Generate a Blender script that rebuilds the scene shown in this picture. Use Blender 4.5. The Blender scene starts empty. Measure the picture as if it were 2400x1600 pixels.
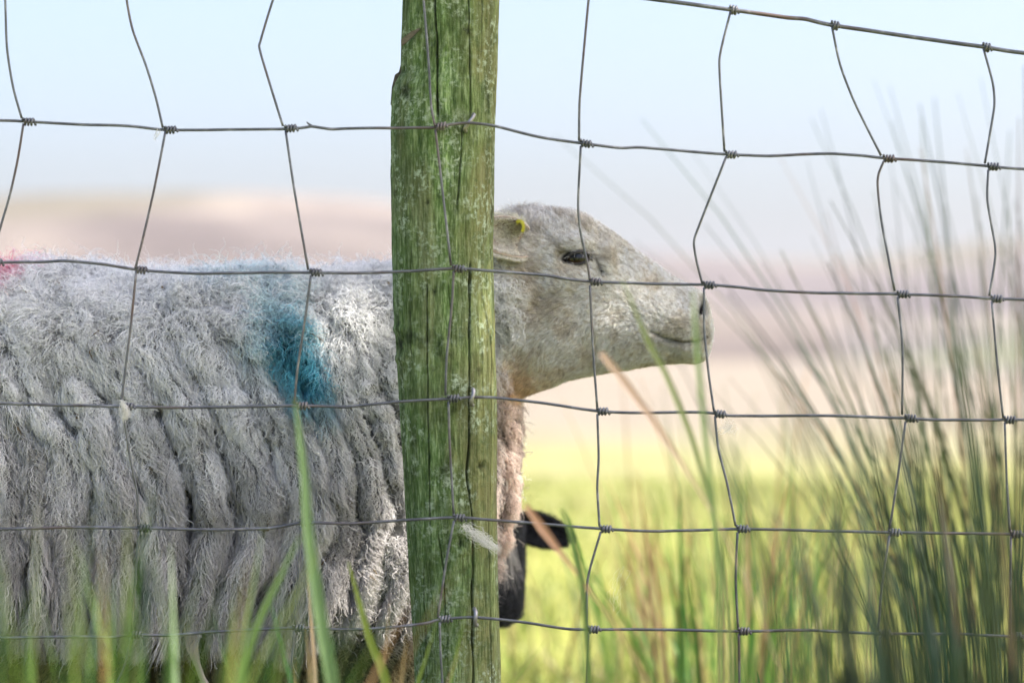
import bpy, math, random
import numpy as np
from mathutils import Vector

random.seed(7)
rng = np.random.default_rng(11)
scene = bpy.context.scene
R = math.radians

# ------------------------------------------------------------------ camera
CAM_Z = 0.63
KPX = 1.09 / 3.0 / 2400.0          # metres per photo pixel per metre of depth
DS = 2400.0 / 2352.0
cam_d = bpy.data.cameras.new("camera")
cam = bpy.data.objects.new("camera", cam_d)
scene.collection.objects.link(cam)
cam.location = (0, 0, CAM_Z)
cam.rotation_euler = (R(90), 0, 0)
cam_d.sensor_width = 36.0
cam_d.lens = 36.0 * 3.0 / 1.09
cam_d.clip_start = 0.05
cam_d.clip_end = 6000
cam_d.dof.use_dof = True
cam_d.dof.focus_distance = 3.10
cam_d.dof.aperture_fstop = 3.4
scene.camera = cam

# ------------------------------------------------------------------ light
SUN_EL, SUN_AZ = 50.0, -13.0        # azimuth measured from +X towards +Y
sdir = np.array([math.cos(R(SUN_EL)) * math.cos(R(SUN_AZ)),
                 math.cos(R(SUN_EL)) * math.sin(R(SUN_AZ)), math.sin(R(SUN_EL))])
w = bpy.data.worlds.new("World")
scene.world = w
w.use_nodes = True
nt = w.node_tree
nt.nodes.clear()
sky = nt.nodes.new("ShaderNodeTexSky")
sky.sky_type = 'NISHITA'
sky.sun_disc = False
sky.sun_elevation = R(SUN_EL)
sky.sun_rotation = R(90 - SUN_AZ)
sky.altitude = 100
sky.air_density = 0.7
sky.dust_density = 4.6
sky.ozone_density = 1.0
bg = nt.nodes.new("ShaderNodeBackground")
bg.inputs['Strength'].default_value = 0.15
wo = nt.nodes.new("ShaderNodeOutputWorld")
nt.links.new(sky.outputs[0], bg.inputs[0])
nt.links.new(bg.outputs[0], wo.inputs[0])
sun_d = bpy.data.lights.new("sun", 'SUN')
sun_d.energy = 4.0
sun_d.angle = R(0.53)
sun_d.color = (1.0, 0.94, 0.85)
sun = bpy.data.objects.new("sun", sun_d)
scene.collection.objects.link(sun)
sun.rotation_euler = Vector(sdir).to_track_quat('Z', 'Y').to_euler()
sun.location = (4, 4, 6)

scene.view_settings.view_transform = 'Standard'
scene.view_settings.look = 'None'
scene.view_settings.gamma = 1.0
scene.view_settings.use_curve_mapping = False
scene.view_settings.exposure = 1.36
scene.render.engine = 'CYCLES'
cy = scene.cycles
cy.max_bounces = 8
cy.diffuse_bounces = 4
cy.glossy_bounces = 2
cy.transmission_bounces = 3
cy.transparent_max_bounces = 6
cy.volume_bounces = 0
cy.caustics_reflective = False
cy.caustics_refractive = False
cy.use_adaptive_sampling = True
cy.adaptive_threshold = 0.012
cy.use_denoising = True
scene.cycles_curves.shape = 'RIBBONS'
scene.cycles_curves.subdivisions = 1


# ------------------------------------------------------------------ helpers
def P(x, y, Y):
    """photo position (2352-wide view) at depth Y -> world point"""
    return np.array([(x * DS - 1200.0) * KPX * Y, Y, CAM_Z - (y * DS - 800.0) * KPX * Y])


def put(o, parent=None, label=None, cat=None, group=None, kind=None):
    scene.collection.objects.link(o)
    if parent is not None:
        o.parent = parent
    if label: o["label"] = label
    if cat: o["category"] = cat
    if group: o["group"] = group
    if kind: o["kind"] = kind
    return o


def empty(name, loc, label, cat, group=None):
    o = bpy.data.objects.new(name, None)
    o.location = loc
    o.empty_display_size = 0.05
    return put(o, None, label, cat, group)


def mesh_obj(name, V, F, mat, parent=None, smooth=True, col=None, **kw):
    """V (n,3) world points; F (m,3/4) array or list"""
    V = np.asarray(V, dtype=np.float64)
    if parent is not None:
        V = V - np.array(parent_world(parent))
    me = bpy.data.meshes.new(name)
    if isinstance(F, np.ndarray):
        k = F.shape[1]
        me.vertices.add(len(V)); me.vertices.foreach_set("co", V.astype(np.float32).ravel())
        me.loops.add(F.size); me.loops.foreach_set("vertex_index", F.astype(np.int32).ravel())
        me.polygons.add(len(F))
        me.polygons.foreach_set("loop_start", np.arange(0, F.size, k, dtype=np.int32))
        me.update(calc_edges=True)
        me.validate()
    else:
        me.from_pydata([tuple(v) for v in V], [], F)
    if smooth:
        me.polygons.foreach_set("use_smooth", np.ones(len(me.polygons), dtype=bool))
    if col is not None:
        a = me.attributes.new("Col", 'FLOAT_COLOR', 'POINT')
        c = np.ones((len(V), 4), np.float32); c[:, :3] = col
        a.data.foreach_set("color", c.ravel())
    me.materials.append(mat)
    o = bpy.data.objects.new(name, me)
    return put(o, parent, **kw)


def parent_world(p):
    v = np.zeros(3)
    while p is not None:
        v += np.array(p.location)
        p = p.parent
    return v


def hair_obj(name, pts, rad, col, mat, parent=None, **kw):
    """pts (N,k,3) rad (N,k) or (k,), col (N,k,3)"""
    N, k, _ = pts.shape
    if parent is not None:
        pts = pts - parent_world(parent)
    hc = bpy.data.hair_curves.new(name)
    hc.add_curves([k] * N)
    hc.attributes["position"].data.foreach_set("vector", pts.astype(np.float32).ravel())
    ra = hc.attributes.get("radius") or hc.attributes.new("radius", 'FLOAT', 'POINT')
    ra.data.foreach_set("value", np.broadcast_to(rad, (N, k)).astype(np.float32).ravel())
    ca = hc.attributes.new("Col", 'FLOAT_COLOR', 'POINT')
    c = np.ones((N, k, 4), np.float32); c[..., :3] = col
    ca.data.foreach_set("color", c.ravel())
    hc.materials.append(mat)
    o = bpy.data.objects.new(name, hc)
    return put(o, parent, **kw)


def hash01(a, seed=0):
    a = (np.asarray(a).astype(np.int64) * 73856093 + seed * 19349663 + 1013904223) & 0x7fffffff
    a = ((a ^ (a >> 15)) * 2246822519) & 0x7fffffff
    a = ((a ^ (a >> 13)) * 3266489917) & 0x7fffffff
    a = a ^ (a >> 16)
    return (a & 0xffffff) / float(0x1000000)


def vnoise(p, seed=0):
    """value noise in [-1,1], p (...,3)"""
    p = np.asarray(p, dtype=np.float64)
    i = np.floor(p).astype(np.int64)
    f = p - i
    f = f * f * (3 - 2 * f)
    out = 0
    for dx in (0, 1):
        for dy in (0, 1):
            for dz in (0, 1):
                h = hash01((i[..., 0] + dx) * 92821 + (i[..., 1] + dy) * 68917 + (i[..., 2] + dz) * 283923, seed)
                wgt = (f[..., 0] if dx else 1 - f[..., 0]) * (f[..., 1] if dy else 1 - f[..., 1]) * (f[..., 2] if dz else 1 - f[..., 2])
                out = out + wgt * h
    return out * 2 - 1


def fbm(p, seed=0, o=3):
    s, a, t = 0, 1.0, 0
    p = np.asarray(p, dtype=np.float64)
    for k in range(o):
        s = s + a * vnoise(p * 2 ** k + 17.3 * k, seed + k)
        t += a; a *= 0.5
    return s / t


def sstep(a, b, x):
    t = np.clip((x - a) / (b - a), 0, 1)
    return t * t * (3 - 2 * t)


def nrm(v):
    return v / np.maximum(np.linalg.norm(v, axis=-1, keepdims=True), 1e-9)


def catmull(pts, n=6):
    pts = np.asarray(pts, float)
    q = np.vstack([2 * pts[0] - pts[1], pts, 2 * pts[-1] - pts[-2]])
    out = []
    for i in range(1, len(q) - 2):
        p0, p1, p2, p3 = q[i - 1:i + 3]
        for j in range(n):
            t = j / n
            # slightly tensed so that kinks stay kinks
            m1 = (p2 - p0) * 0.38; m2 = (p3 - p1) * 0.38
            out.append((2 * t**3 - 3 * t**2 + 1) * p1 + (t**3 - 2 * t**2 + t) * m1 + (-2 * t**3 + 3 * t**2) * p2 + (t**3 - t**2) * m2)
    out.append(pts[-1])
    return np.array(out)


def tube(pts, r, seg=8, cap=True):
    pts = np.asarray(pts, float)
    n = len(pts)
    r = np.broadcast_to(r, (n,))
    T = nrm(np.gradient(pts, axis=0))
    ref = np.array([0, 1.0, 0]) if abs(T[0][1]) < 0.9 else np.array([1.0, 0, 0])
    N = np.cross(T[0], ref); N /= np.linalg.norm(N)
    V = []
    a = np.linspace(0, 2 * np.pi, seg, endpoint=False)
    for i in range(n):
        N = N - T[i] * np.dot(N, T[i]); N /= np.linalg.norm(N)
        B = np.cross(T[i], N)
        V.append(pts[i] + r[i] * (np.cos(a)[:, None] * N + np.sin(a)[:, None] * B))
    V = np.vstack(V)
    F = []
    for i in range(n - 1):
        for j in range(seg):
            j2 = (j + 1) % seg
            F.append((i * seg + j, i * seg + j2, (i + 1) * seg + j2, (i + 1) * seg + j))
    if cap:
        F.append(tuple(range(seg - 1, -1, -1)))
        F.append(tuple((n - 1) * seg + j for j in range(seg)))
    return V, F


# ------------------------------------------------------------------ materials
def new_mat(name):
    m = bpy.data.materials.new(name)
    m.use_nodes = True
    t = m.node_tree
    b = t.nodes["Principled BSDF"]
    return m, t, b


def N_(t, typ, **kw):
    n = t.nodes.new(typ)
    for k, v in kw.items():
        setattr(n, k, v)
    return n


def ramp(t, fac, stops, interp='LINEAR'):
    n = t.nodes.new("ShaderNodeValToRGB")
    n.color_ramp.interpolation = interp
    el = n.color_ramp.elements
    while len(el) < len(stops):
        el.new(0.5)
    for e, (p, c) in zip(el, stops):
        e.position = p
        e.color = (*c, 1) if len(c) == 3 else c
    t.links.new(fac, n.inputs[0])
    return n.outputs[0]


def mixc(t, fac, a, b, mode='MIX'):
    n = t.nodes.new("ShaderNodeMix")
    n.data_type = 'RGBA'
    n.blend_type = mode
    for sock, val in ((n.inputs[0], fac), (n.inputs[6], a), (n.inputs[7], b)):
        if hasattr(val, "is_output"):
            t.links.new(val, sock)
        elif isinstance(val, (int, float)):
            sock.default_value = val
        else:
            sock.default_value = (*val, 1)
    return n.outputs[2]


def noise(t, vec, scale, detail=4, rough=0.6, dist=0.0):
    n = t.nodes.new("ShaderNodeTexNoise")
    n.inputs['Scale'].default_value = scale
    n.inputs['Detail'].default_value = detail
    n.inputs['Roughness'].default_value = rough
    n.inputs['Distortion'].default_value = dist
    if vec is not None:
        t.links.new(vec, n.inputs['Vector'])
    return n.outputs['Fac']


def mapping(t, vec, scale=(1, 1, 1), loc=(0, 0, 0)):
    n = t.nodes.new("ShaderNodeMapping")
    n.inputs['Scale'].default_value = scale
    n.inputs['Location'].default_value = loc
    t.links.new(vec, n.inputs['Vector'])
    return n.outputs[0]


def fibre_mat(name, translucent=0.35, gloss=0.06, rough=0.5):
    """hair / wool / blade: colour from the Col attribute, diffuse + translucent + slight sheen"""
    m = bpy.data.materials.new(name)
    m.use_nodes = True
    t = m.node_tree
    t.nodes.clear()
    at = N_(t, "ShaderNodeAttribute", attribute_name="Col")
    d = N_(t, "ShaderNodeBsdfDiffuse")
    tr = N_(t, "ShaderNodeBsdfTranslucent")
    g = N_(t, "ShaderNodeBsdfGlossy")
    g.inputs['Roughness'].default_value = rough
    g.inputs['Color'].default_value = (0.8, 0.8, 0.8, 1)
    t.links.new(at.outputs['Color'], d.inputs['Color'])
    t.links.new(at.outputs['Color'], tr.inputs['Color'])
    m1 = N_(t, "ShaderNodeMixShader"); m1.inputs[0].default_value = translucent
    m2 = N_(t, "ShaderNodeMixShader"); m2.inputs[0].default_value = gloss
    o = N_(t, "ShaderNodeOutputMaterial")
    t.links.new(d.outputs[0], m1.inputs[1]); t.links.new(tr.outputs[0], m1.inputs[2])
    t.links.new(m1.outputs[0], m2.inputs[1]); t.links.new(g.outputs[0], m2.inputs[2])
    t.links.new(m2.outputs[0], o.inputs[0])
    return m


M_WOOL = fibre_mat("wool_fibre", 0.38, 0.03)
M_HAIR = fibre_mat("face_hair", 0.3, 0.08, 0.4)
M_BLADE = fibre_mat("grass_blade_tissue", 0.4, 0.05, 0.45)
M_LEAF = fibre_mat("tree_leaf_tissue", 0.35, 0.05, 0.4)


def col_mat(name, rough=0.8, spec=0.3):
    m, t, b = new_mat(name)
    at = N_(t, "ShaderNodeAttribute", attribute_name="Col")
    n = noise(t, N_(t, "ShaderNodeTexCoord").outputs['Object'], 260, 3)
    t.links.new(mixc(t, 0.35, at.outputs['Color'], ramp(t, n, [(0.3, (0.25, 0.25, 0.25)), (0.7, (1, 1, 1))]), 'MULTIPLY'), b.inputs['Base Color'])
    b.inputs['Roughness'].default_value = rough
    b.inputs['Specular IOR Level'].default_value = spec
    return m


M_SKIN = col_mat("sheep_skin", 0.85, 0.08)


def plain(name, c, rough=0.5, metal=0.0, spec=0.5, var=0.25, scale=60):
    m, t, b = new_mat(name)
    n = noise(t, N_(t, "ShaderNodeTexCoord").outputs['Object'], scale, 4)
    dark = tuple(x * (1 - var) for x in c); lite = tuple(min(1, x * (1 + var)) for x in c)
    t.links.new(ramp(t, n, [(0.3, dark), (0.7, lite)]), b.inputs['Base Color'])
    b.inputs['Roughness'].default_value = rough
    b.inputs['Metallic'].default_value = metal
    b.inputs['Specular IOR Level'].default_value = spec
    return m


def wire_mat():
    m, t, b = new_mat("galvanised_wire")
    tc = N_(t, "ShaderNodeTexCoord")
    n = noise(t, tc.outputs['Object'], 45, 5, 0.65)
    n2 = noise(t, tc.outputs['Object'], 9, 3)
    c = ramp(t, n, [(0.3, (0.06, 0.062, 0.075)), (0.55, (0.14, 0.145, 0.16)), (0.75, (0.34, 0.34, 0.35))])
    c = mixc(t, ramp(t, n2, [(0.52, (0, 0, 0)), (0.68, (0.6, 0.6, 0.6))]), c, (0.14, 0.075, 0.05))
    t.links.new(c, b.inputs['Base Color'])
    b.inputs['Metallic'].default_value = 0.35
    b.inputs['Roughness'].default_value = 0.42
    return m


M_WIRE = wire_mat()


def post_mat():
    m, t, b = new_mat("mossy_post_wood")
    tc = N_(t, "ShaderNodeTexCoord")
    ob = tc.outputs['Object']
    grain = noise(t, mapping(t, ob, (1, 1, 0.05)), 190, 6, 0.7, 0.3)
    fine = noise(t, mapping(t, ob, (1, 1, 0.13)), 420, 4, 0.7)
    patch = noise(t, mapping(t, ob, (1, 1, 0.45), (3.1, 0, 0)), 16, 5, 0.65, 0.4)
    patch2 = noise(t, mapping(t, ob, (1, 1, 0.6), (0, 7, 2)), 38, 5, 0.7, 0.6)
    speck = noise(t, ob, 150, 5, 0.75)
    sep = N_(t, "ShaderNodeSeparateXYZ"); t.links.new(ob, sep.inputs[0])
    wood = ramp(t, grain, [(0.28, (0.05, 0.045, 0.025)), (0.5, (0.17, 0.155, 0.08)), (0.74, (0.36, 0.34, 0.22))])
    algae = ramp(t, fine, [(0.28, (0.028, 0.065, 0.018)), (0.5, (0.14, 0.225, 0.07)), (0.72, (0.44, 0.54, 0.30))])
    # more algae towards -X, more bare wood and olive towards +X
    side = N_(t, "ShaderNodeMapRange")
    side.inputs['From Min'].default_value = 0.062; side.inputs['From Max'].default_value = -0.055
    side.inputs['To Min'].default_value = -0.34; side.inputs['To Max'].default_value = 0.32
    t.links.new(sep.outputs['X'], side.inputs['Value'])
    add = N_(t, "ShaderNodeMath", operation='ADD'); t.links.new(patch, add.inputs[0]); t.links.new(side.outputs[0], add.inputs[1])
    fac = ramp(t, add.outputs[0], [(0.28, (0.25, 0.25, 0.25)), (0.58, (1, 1, 1))])
    c = mixc(t, fac, mixc(t, 0.35, wood, (0.34, 0.32, 0.085)), algae)
    big = noise(t, mapping(t, ob, (1, 1, 0.5), (5, 3, 1)), 9, 4, 0.6, 0.8)
    c = mixc(t, ramp(t, big, [(0.52, (0, 0, 0)), (0.66, (0.55, 0.55, 0.55))]), c, wood)
    c = mixc(t, ramp(t, patch2, [(0.50, (0, 0, 0)), (0.64, (0.85, 0.85, 0.85))]), c, mixc(t, 0.6, algae, (0.03, 0.04, 0.012)))
    streak = noise(t, mapping(t, ob, (1, 1, 0.025), (2, 8, 0)), 60, 4, 0.6)
    c = mixc(t, 0.75, c, ramp(t, streak, [(0.36, (0.35, 0.37, 0.33)), (0.55, (1, 1, 1)), (0.72, (1.5, 1.5, 1.4))]), 'MULTIPLY')
    # pale lichen flecks and streaks
    fl = N_(t, "ShaderNodeMath", operation='MULTIPLY')
    t.links.new(ramp(t, speck, [(0.50, (0, 0, 0)), (0.62, (1, 1, 1))]), fl.inputs[0])
    t.links.new(ramp(t, noise(t, ob, 22, 3), [(0.44, (0, 0, 0)), (0.60, (1, 1, 1))]), fl.inputs[1])
    c = mixc(t, fl.outputs[0], c, (0.42, 0.50, 0.36))
    dk = ramp(t, noise(t, mapping(t, ob, (1, 1, 0.7), (9, 1, 0)), 30, 4, 0.6), [(0.62, (1, 1, 1)), (0.72, (0.3, 0.33, 0.3))])
    c = mixc(t, 1.0, c, dk, 'MULTIPLY')
    cav = N_(t, "ShaderNodeAttribute", attribute_name="Col")
    c = mixc(t, 1.0, c, cav.outputs['Color'], 'MULTIPLY')
    t.links.new(c, b.inputs['Base Color'])
    b.inputs['Roughness'].default_value = 0.85
    b.inputs['Specular IOR Level'].default_value = 0.25
    bump = N_(t, "ShaderNodeBump"); bump.inputs['Strength'].default_value = 0.9; bump.inputs['Distance'].default_value = 0.003
    mx = N_(t, "ShaderNodeMath", operation='ADD'); t.links.new(grain, mx.inputs[0]); t.links.new(speck, mx.inputs[1])
    t.links.new(mx.outputs[0], bump.inputs['Height']); t.links.new(bump.outputs[0], b.inputs['Normal'])
    return m


def ground_mat():
    m, t, b = new_mat("pasture")
    tc = N_(t, "ShaderNodeTexCoord"); ob = tc.outputs['Object']
    sep = N_(t, "ShaderNodeSeparateXYZ"); t.links.new(ob, sep.inputs[0])
    n1 = noise(t, ob, 0.35, 5, 0.6); n2 = noise(t, ob, 3.0, 5, 0.65); n3 = noise(t, ob, 40, 4, 0.7)
    green = ramp(t, n2, [(0.3, (0.22, 0.245, 0.05)), (0.55, (0.30, 0.325, 0.08)), (0.75, (0.36, 0.36, 0.13))])
    green = mixc(t, ramp(t, n3, [(0.35, (0, 0, 0)), (0.7, (0.5, 0.5, 0.5))]), green, (0.30, 0.27, 0.10))
    straw = ramp(t, noise(t, ob, 0.8, 5), [(0.3, (0.21, 0.18, 0.145)), (0.7, (0.29, 0.255, 0.205))])
    # dry grass takes over further out in the field
    add = N_(t, "ShaderNodeMath", operation='MULTIPLY_ADD')
    add.inputs[1].default_value = 14.0
    t.links.new(n1, add.inputs[0]); t.links.new(sep.outputs['Y'], add.inputs[2])
    mr = N_(t, "ShaderNodeMapRange"); mr.interpolation_type = 'SMOOTHSTEP'
    mr.inputs['From Min'].default_value = 13.0; mr.inputs['From Max'].default_value = 31.0
    t.links.new(add.outputs[0], mr.inputs['Value'])
    c = mixc(t, mr.outputs[0], green, straw)
    t.links.new(c, b.inputs['Base Color'])
    b.inputs['Roughness'].default_value = 0.95
    b.inputs['Specular IOR Level'].default_value = 0.1
    bump = N_(t, "ShaderNodeBump"); bump.inputs['Strength'].default_value = 0.5; bump.inputs['Distance'].default_value = 0.03
    t.links.new(n3, bump.inputs['Height']); t.links.new(bump.outputs[0], b.inputs['Normal'])
    return m


def hill_mat(name, stops, gpatch, scale, off):
    m, t, b = new_mat(name)
    tc = N_(t, "ShaderNodeTexCoord"); ob = mapping(t, tc.outputs['Object'], (1, 0.45, 1), off)
    n1 = noise(t, ob, scale, 5, 0.6, 0.5); n2 = noise(t, ob, scale * 0.45, 3, 0.5); n3 = noise(t, ob, scale * 8, 4, 0.7)
    c = ramp(t, n1, stops)
    c = mixc(t, ramp(t, n2, [(0.52, (0, 0, 0)), (0.66, (0.8, 0.8, 0.8))]), c, gpatch)
    c = mixc(t, 0.3, c, ramp(t, n3, [(0.3, (0.3, 0.3, 0.3)), (0.7, (1, 1, 1))]), 'MULTIPLY')
    t.links.new(c, b.inputs['Base Color'])
    b.inputs['Roughness'].default_value = 0.95
    b.inputs['Specular IOR Level'].default_value = 0.05
    return m


# ------------------------------------------------------------------ ground and hills
def make_ground():
    rad = np.concatenate([[0.0], np.geomspace(0.4, 900, 90)])
    na = 180
    ang = np.linspace(0, 2 * np.pi, na, endpoint=False)
    V = [np.array([0, 0, 0.0])]
    for r in rad[1:]:
        x, y = r * np.cos(ang), r * np.sin(ang)
        z = 0.035 * fbm(np.stack([x * 0.8, y * 0.8, 0 * x], -1), 3) * sstep(0.3, 3, r) * (1 - sstep(4, 30, r)) \
            + 0.25 * fbm(np.stack([x * 0.05, y * 0.05, 0 * x], -1), 5) * sstep(10, 60, r)
        V.append(np.stack([x, y, z], -1))
    V = np.vstack(V)
    F = [(0, 1 + j, 1 + (j + 1) % na) for j in range(na)]
    for i in range(len(rad) - 2):
        a, b2 = 1 + i * na, 1 + (i + 1) * na
        F += [(a + j, b2 + j, b2 + (j + 1) % na, a + (j + 1) % na) for j in range(na)]
    return mesh_obj("ground", V, F, ground_mat(), kind="structure")


def make_hill(name, Yr, Y0, sil, mat, seed, label=None, rough=1.0):
    """heightfield hill whose ridge stands at depth Yr; foot at depth Y0; behind the ridge it falls away"""
    su = np.array([s[0] for s in sil], float); sv = np.array([s[1] for s in sil], float)
    X = np.linspace((su[0] * DS - 1200) * KPX * Yr, (su[-1] * DS - 1200) * KPX * Yr, 150)
    ys = np.concatenate([np.linspace(Y0, Yr, 60), np.linspace(Yr, Yr + (Yr - Y0) * 0.9, 22)[1:]])
    u = (X / (KPX * Yr) + 1200) / DS
    top = CAM_Z - (np.interp(u, su, sv) * DS - 800) * KPX * Yr
    edge = sstep(X[0], X[0] + 25, X) * (1 - sstep(X[-1] - 25, X[-1], X))
    V = []
    for y in ys:
        s = (y - Y0) / (Yr - Y0)
        prof = sstep(0, 1, s) if s <= 1 else 1 - 0.8 * sstep(1, 1.9, s)
        pn = np.stack([X * 0.02, np.full_like(X, y * 0.02), 0 * X], -1)
        z = top * (0.25 * s + 0.75 * prof if s <= 1 else prof) * edge - 1.2 * (1 - sstep(0, 0.06, s))
        z = z + rough * 3.0 * fbm(pn, seed, 4) * np.sin(np.pi * np.clip(s, 0, 1)) * edge + 0.35 * rough * fbm(pn * 6, seed + 9, 3) * edge * sstep(0, 0.2, s)
        V.append(np.stack([X, np.full_like(X, y), z], -1))
    nx = len(X)
    V = np.vstack(V)
    F = [(i * nx + j, i * nx + j + 1, (i + 1) * nx + j + 1, (i + 1) * nx + j) for i in range(len(ys) - 1) for j in range(nx - 1)]
    return mesh_obj(name, V, F, mat, kind="structure")


make_ground()
heather = [(0.34, (0.115, 0.095, 0.09)), (0.5, (0.175, 0.148, 0.135)), (0.66, (0.26, 0.22, 0.185))]
moor = [(0.32, (0.105, 0.09, 0.098)), (0.5, (0.16, 0.138, 0.137)), (0.68, (0.23, 0.20, 0.17))]
make_hill("hill", 360, 70, [(-2600, 760), (-1400, 690), (-600, 610), (-200, 572), (0, 527), (100, 506), (180, 490), (260, 478), (350, 474), (500, 478),
          (650, 474), (900, 482), (1140, 515), (1300, 565), (1450, 640), (1700, 735), (1900, 790)],
          hill_mat("heather_hillside", heather, (0.15, 0.135, 0.095), 0.05, (0, 0, 0)), 21)
make_hill("moor_hill", 520, 120, [(600, 700), (900, 640), (1150, 600), (1400, 582), (1460, 578), (1520, 587), (1620, 592), (1750, 600), (1880, 602),
          (2000, 590), (2100, 572), (2200, 562), (2352, 556), (2800, 540), (3400, 560), (4600, 700)],
          hill_mat("moorland_hillside", moor, (0.17, 0.15, 0.10), 0.032, (40, 9, 0)), 33)
make_hill("lower_slope", 150, 45, [(1300, 880), (1500, 800), (1640, 745), (1800, 730), (2000, 728), (2300, 715), (2700, 700), (3500, 730), (4200, 790)],
          hill_mat("bracken_slope", [(0.3, (0.15, 0.135, 0.145)), (0.5, (0.21, 0.19, 0.18)), (0.7, (0.28, 0.25, 0.21))], (0.2, 0.25, 0.09), 0.06, (3, 5, 0)), 57, rough=0.5)

# ------------------------------------------------------------------ fence post
YF = 3.0
POST_Y = YF + 0.060
POST_ROOT = np.array([P(1055, 1900, POST_Y)[0], POST_Y, 0.0])


def make_post():
    root = empty("fence_post", POST_ROOT, "round wooden fence post covered in green algae, standing between the wires", "fence post")
    ev = np.array([-330, -300, 0, 100, 165, 185, 205, 290, 400, 560, 700, 900, 1150, 1400, 1568, 2000, 2300.])
    el = np.array([936, 930, 925, 922, 920, 912, 902, 897, 898, 900, 903, 915, 930, 945, 952, 970, 980.])
    er = np.array([1140, 1145, 1145, 1143, 1142, 1141, 1140, 1138, 1136, 1132, 1136, 1140, 1141, 1145, 1150, 1165, 1175.])
    nv, na = 560, 520
    v = np.linspace(-330, 2215, nv)
    l = np.interp(v, ev, el); r = np.interp(v, ev, er)
    cx = ((l + r) / 2 * DS - 1200) * KPX * POST_Y
    rad = (r - l) / 2 * DS * KPX * POST_Y
    cz = CAM_Z - (v * DS - 800) * KPX * POST_Y
    a = np.linspace(0, 2 * np.pi, na, endpoint=False)      # a=0 faces the camera (-Y), pi/2 = +X
    A, VV = np.meshgrid(a, v)
    Rm = np.repeat(rad[:, None], na, 1)
    xs = np.sin(A); ysn = -np.cos(A)
    dispf = 0.0011 * fbm(np.stack([xs * 3, ysn * 3, VV * 0.006], -1), 2, 4)
    dispf += 0.00075 * fbm(np.stack([xs * 16, ysn * 16, VV * 0.012], -1), 5, 3)      # long fibres
    dispf += 0.0004 * fbm(np.stack([xs * 40, ysn * 40, VV * 0.03], -1), 8, 2)
    dark = np.ones_like(A)
    # photo-x of each surface point seen from the front
    U = ((cx[:, None] + Rm * xs) / (KPX * POST_Y) + 1200) / DS
    front = np.cos(A) > 0.05

    def crack(poly, wd, dep):
        nonlocal dispf, dark
        py = [p[1] for p in poly]; px_ = [p[0] for p in poly]
        cxk = np.interp(VV, py, px_) + 1.6 * fbm(np.stack([VV * 0.03, VV * 0 + px_[0], VV * 0], -1), 4, 3)
        inside = sstep(py[0], py[0] + 25, VV) * (1 - sstep(py[-1] - 30, py[-1], VV))
        d = np.abs(U - cxk)
        wv = wd * (0.75 + 0.5 * vnoise(np.stack([VV * 0.02, VV * 0 + wd, VV * 0], -1), 6))
        g = np.exp(-(d / wv) ** 2) * inside * front
        dispf = dispf - 1.6 * dep * g
        dark = np.minimum(dark, 1 - 0.85 * g)

    crack([(1003, -300), (1000, 0), (1007, 120), (1008, 290)], 2.4, 0.0045)
    crack([(1078, -300), (1079, 0), (1081, 150), (1082, 290)], 1.6, 0.003)
    crack([(1064, 290), (1056, 440), (1050, 500)], 1.4, 0.002)
    crack([(1083, 600), (1079, 760), (1080, 920), (1079, 1010), (1073, 1080), (1082, 1150), (1090, 1210), (1086, 1380), (1090, 1570), (1092, 1700)], 2.2, 0.005)
    crack([(983, 640), (985, 860), (986, 1000), (990, 1210)], 1.6, 0.003)
    crack([(1032, 640), (1040, 760), (1038, 800)], 1.1, 0.0015)
    crack([(925, 600), (930, 780), (935, 840)], 1.2, 0.002)
    crack([(948, 560), (944, 700), (950, 830)], 0.9, 0.0012)
    crack([(1008, 1210), (1020, 1300), (1026, 1420)], 1.3, 0.002)
    crack([(1110, -300), (1108, 60), (1105, 150)], 1.2, 0.0016)
    crack([(1128, 760), (1130, 960), (1126, 1180)], 1.2, 0.0018)
    crack([(1122, 1180), (1126, 1390), (1130, 1600)], 1.2, 0.0016)
    crack([(975, 1290), (980, 1480), (985, 1680)], 1.2, 0.0018)
    # other sides of the post too
    for k in range(9):
        a0 = 1.9 + k * 0.28 + 0.1 * math.sin(k * 5)
        dk = np.abs(((A - a0 + 0.06 * fbm(np.stack([VV * 0.01, VV * 0 + k, VV * 0], -1), 12)) + np.pi) % (2 * np.pi) - np.pi)
        g = np.exp(-(dk / 0.022) ** 2) * sstep(-100 + 90 * k, 60 + 90 * k, VV) * (1 - sstep(900 + 120 * k, 1200 + 120 * k, VV))
        dispf -= 0.003 * g; dark = np.minimum(dark, 1 - 0.7 * g)

    def knot(u0, v0, r0, dep, ring=0.0):
        nonlocal dispf, dark
        d = np.hypot(U - u0, (VV - v0) * 0.85)
        ang = np.arctan2(VV - v0, U - u0)
        g = np.exp(-(d / (r0 * (0.8 + 0.25 * np.sin(ang * 5 + u0)))) ** 2) * front
        dispf = dispf - dep * g
        dark = np.minimum(dark, 1 - 0.8 * g)
        if ring:
            rg = np.exp(-((d - r0 * 2) / (r0 * 0.5)) ** 2) * front
            dispf = dispf + ring * rg

    knot(1106, 1066, 8, 0.003, 0.001)
    knot(1060, 1240, 10, 0.004, 0.002)
    knot(1078, 83, 9, 0.0015)
    knot(1000, 672, 6, 0.002)
    knot(915, 790, 15, 0.003, 0.002)
    knot(932, 215, 16, 0.002)
    knot(946, 90, 10, 0.002)
    knot(985, 470, 5, 0.002)
    knot(1040, 1085, 4, 0.001)
    knot(990, 1470, 6, 0.002)
    # torn edge and notch on the left shoulder of the post
    notch = np.exp(-((VV - 168) / 10.0) ** 2) * np.exp(-((A - 4.72) / 0.55) ** 2)
    dispf -= 0.0015 * notch
    dark = np.minimum(dark, 1 - 0.6 * notch)
    RR = Rm + dispf
    X = cx[:, None] + RR * xs
    Y = POST_Y + RR * ysn
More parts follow.
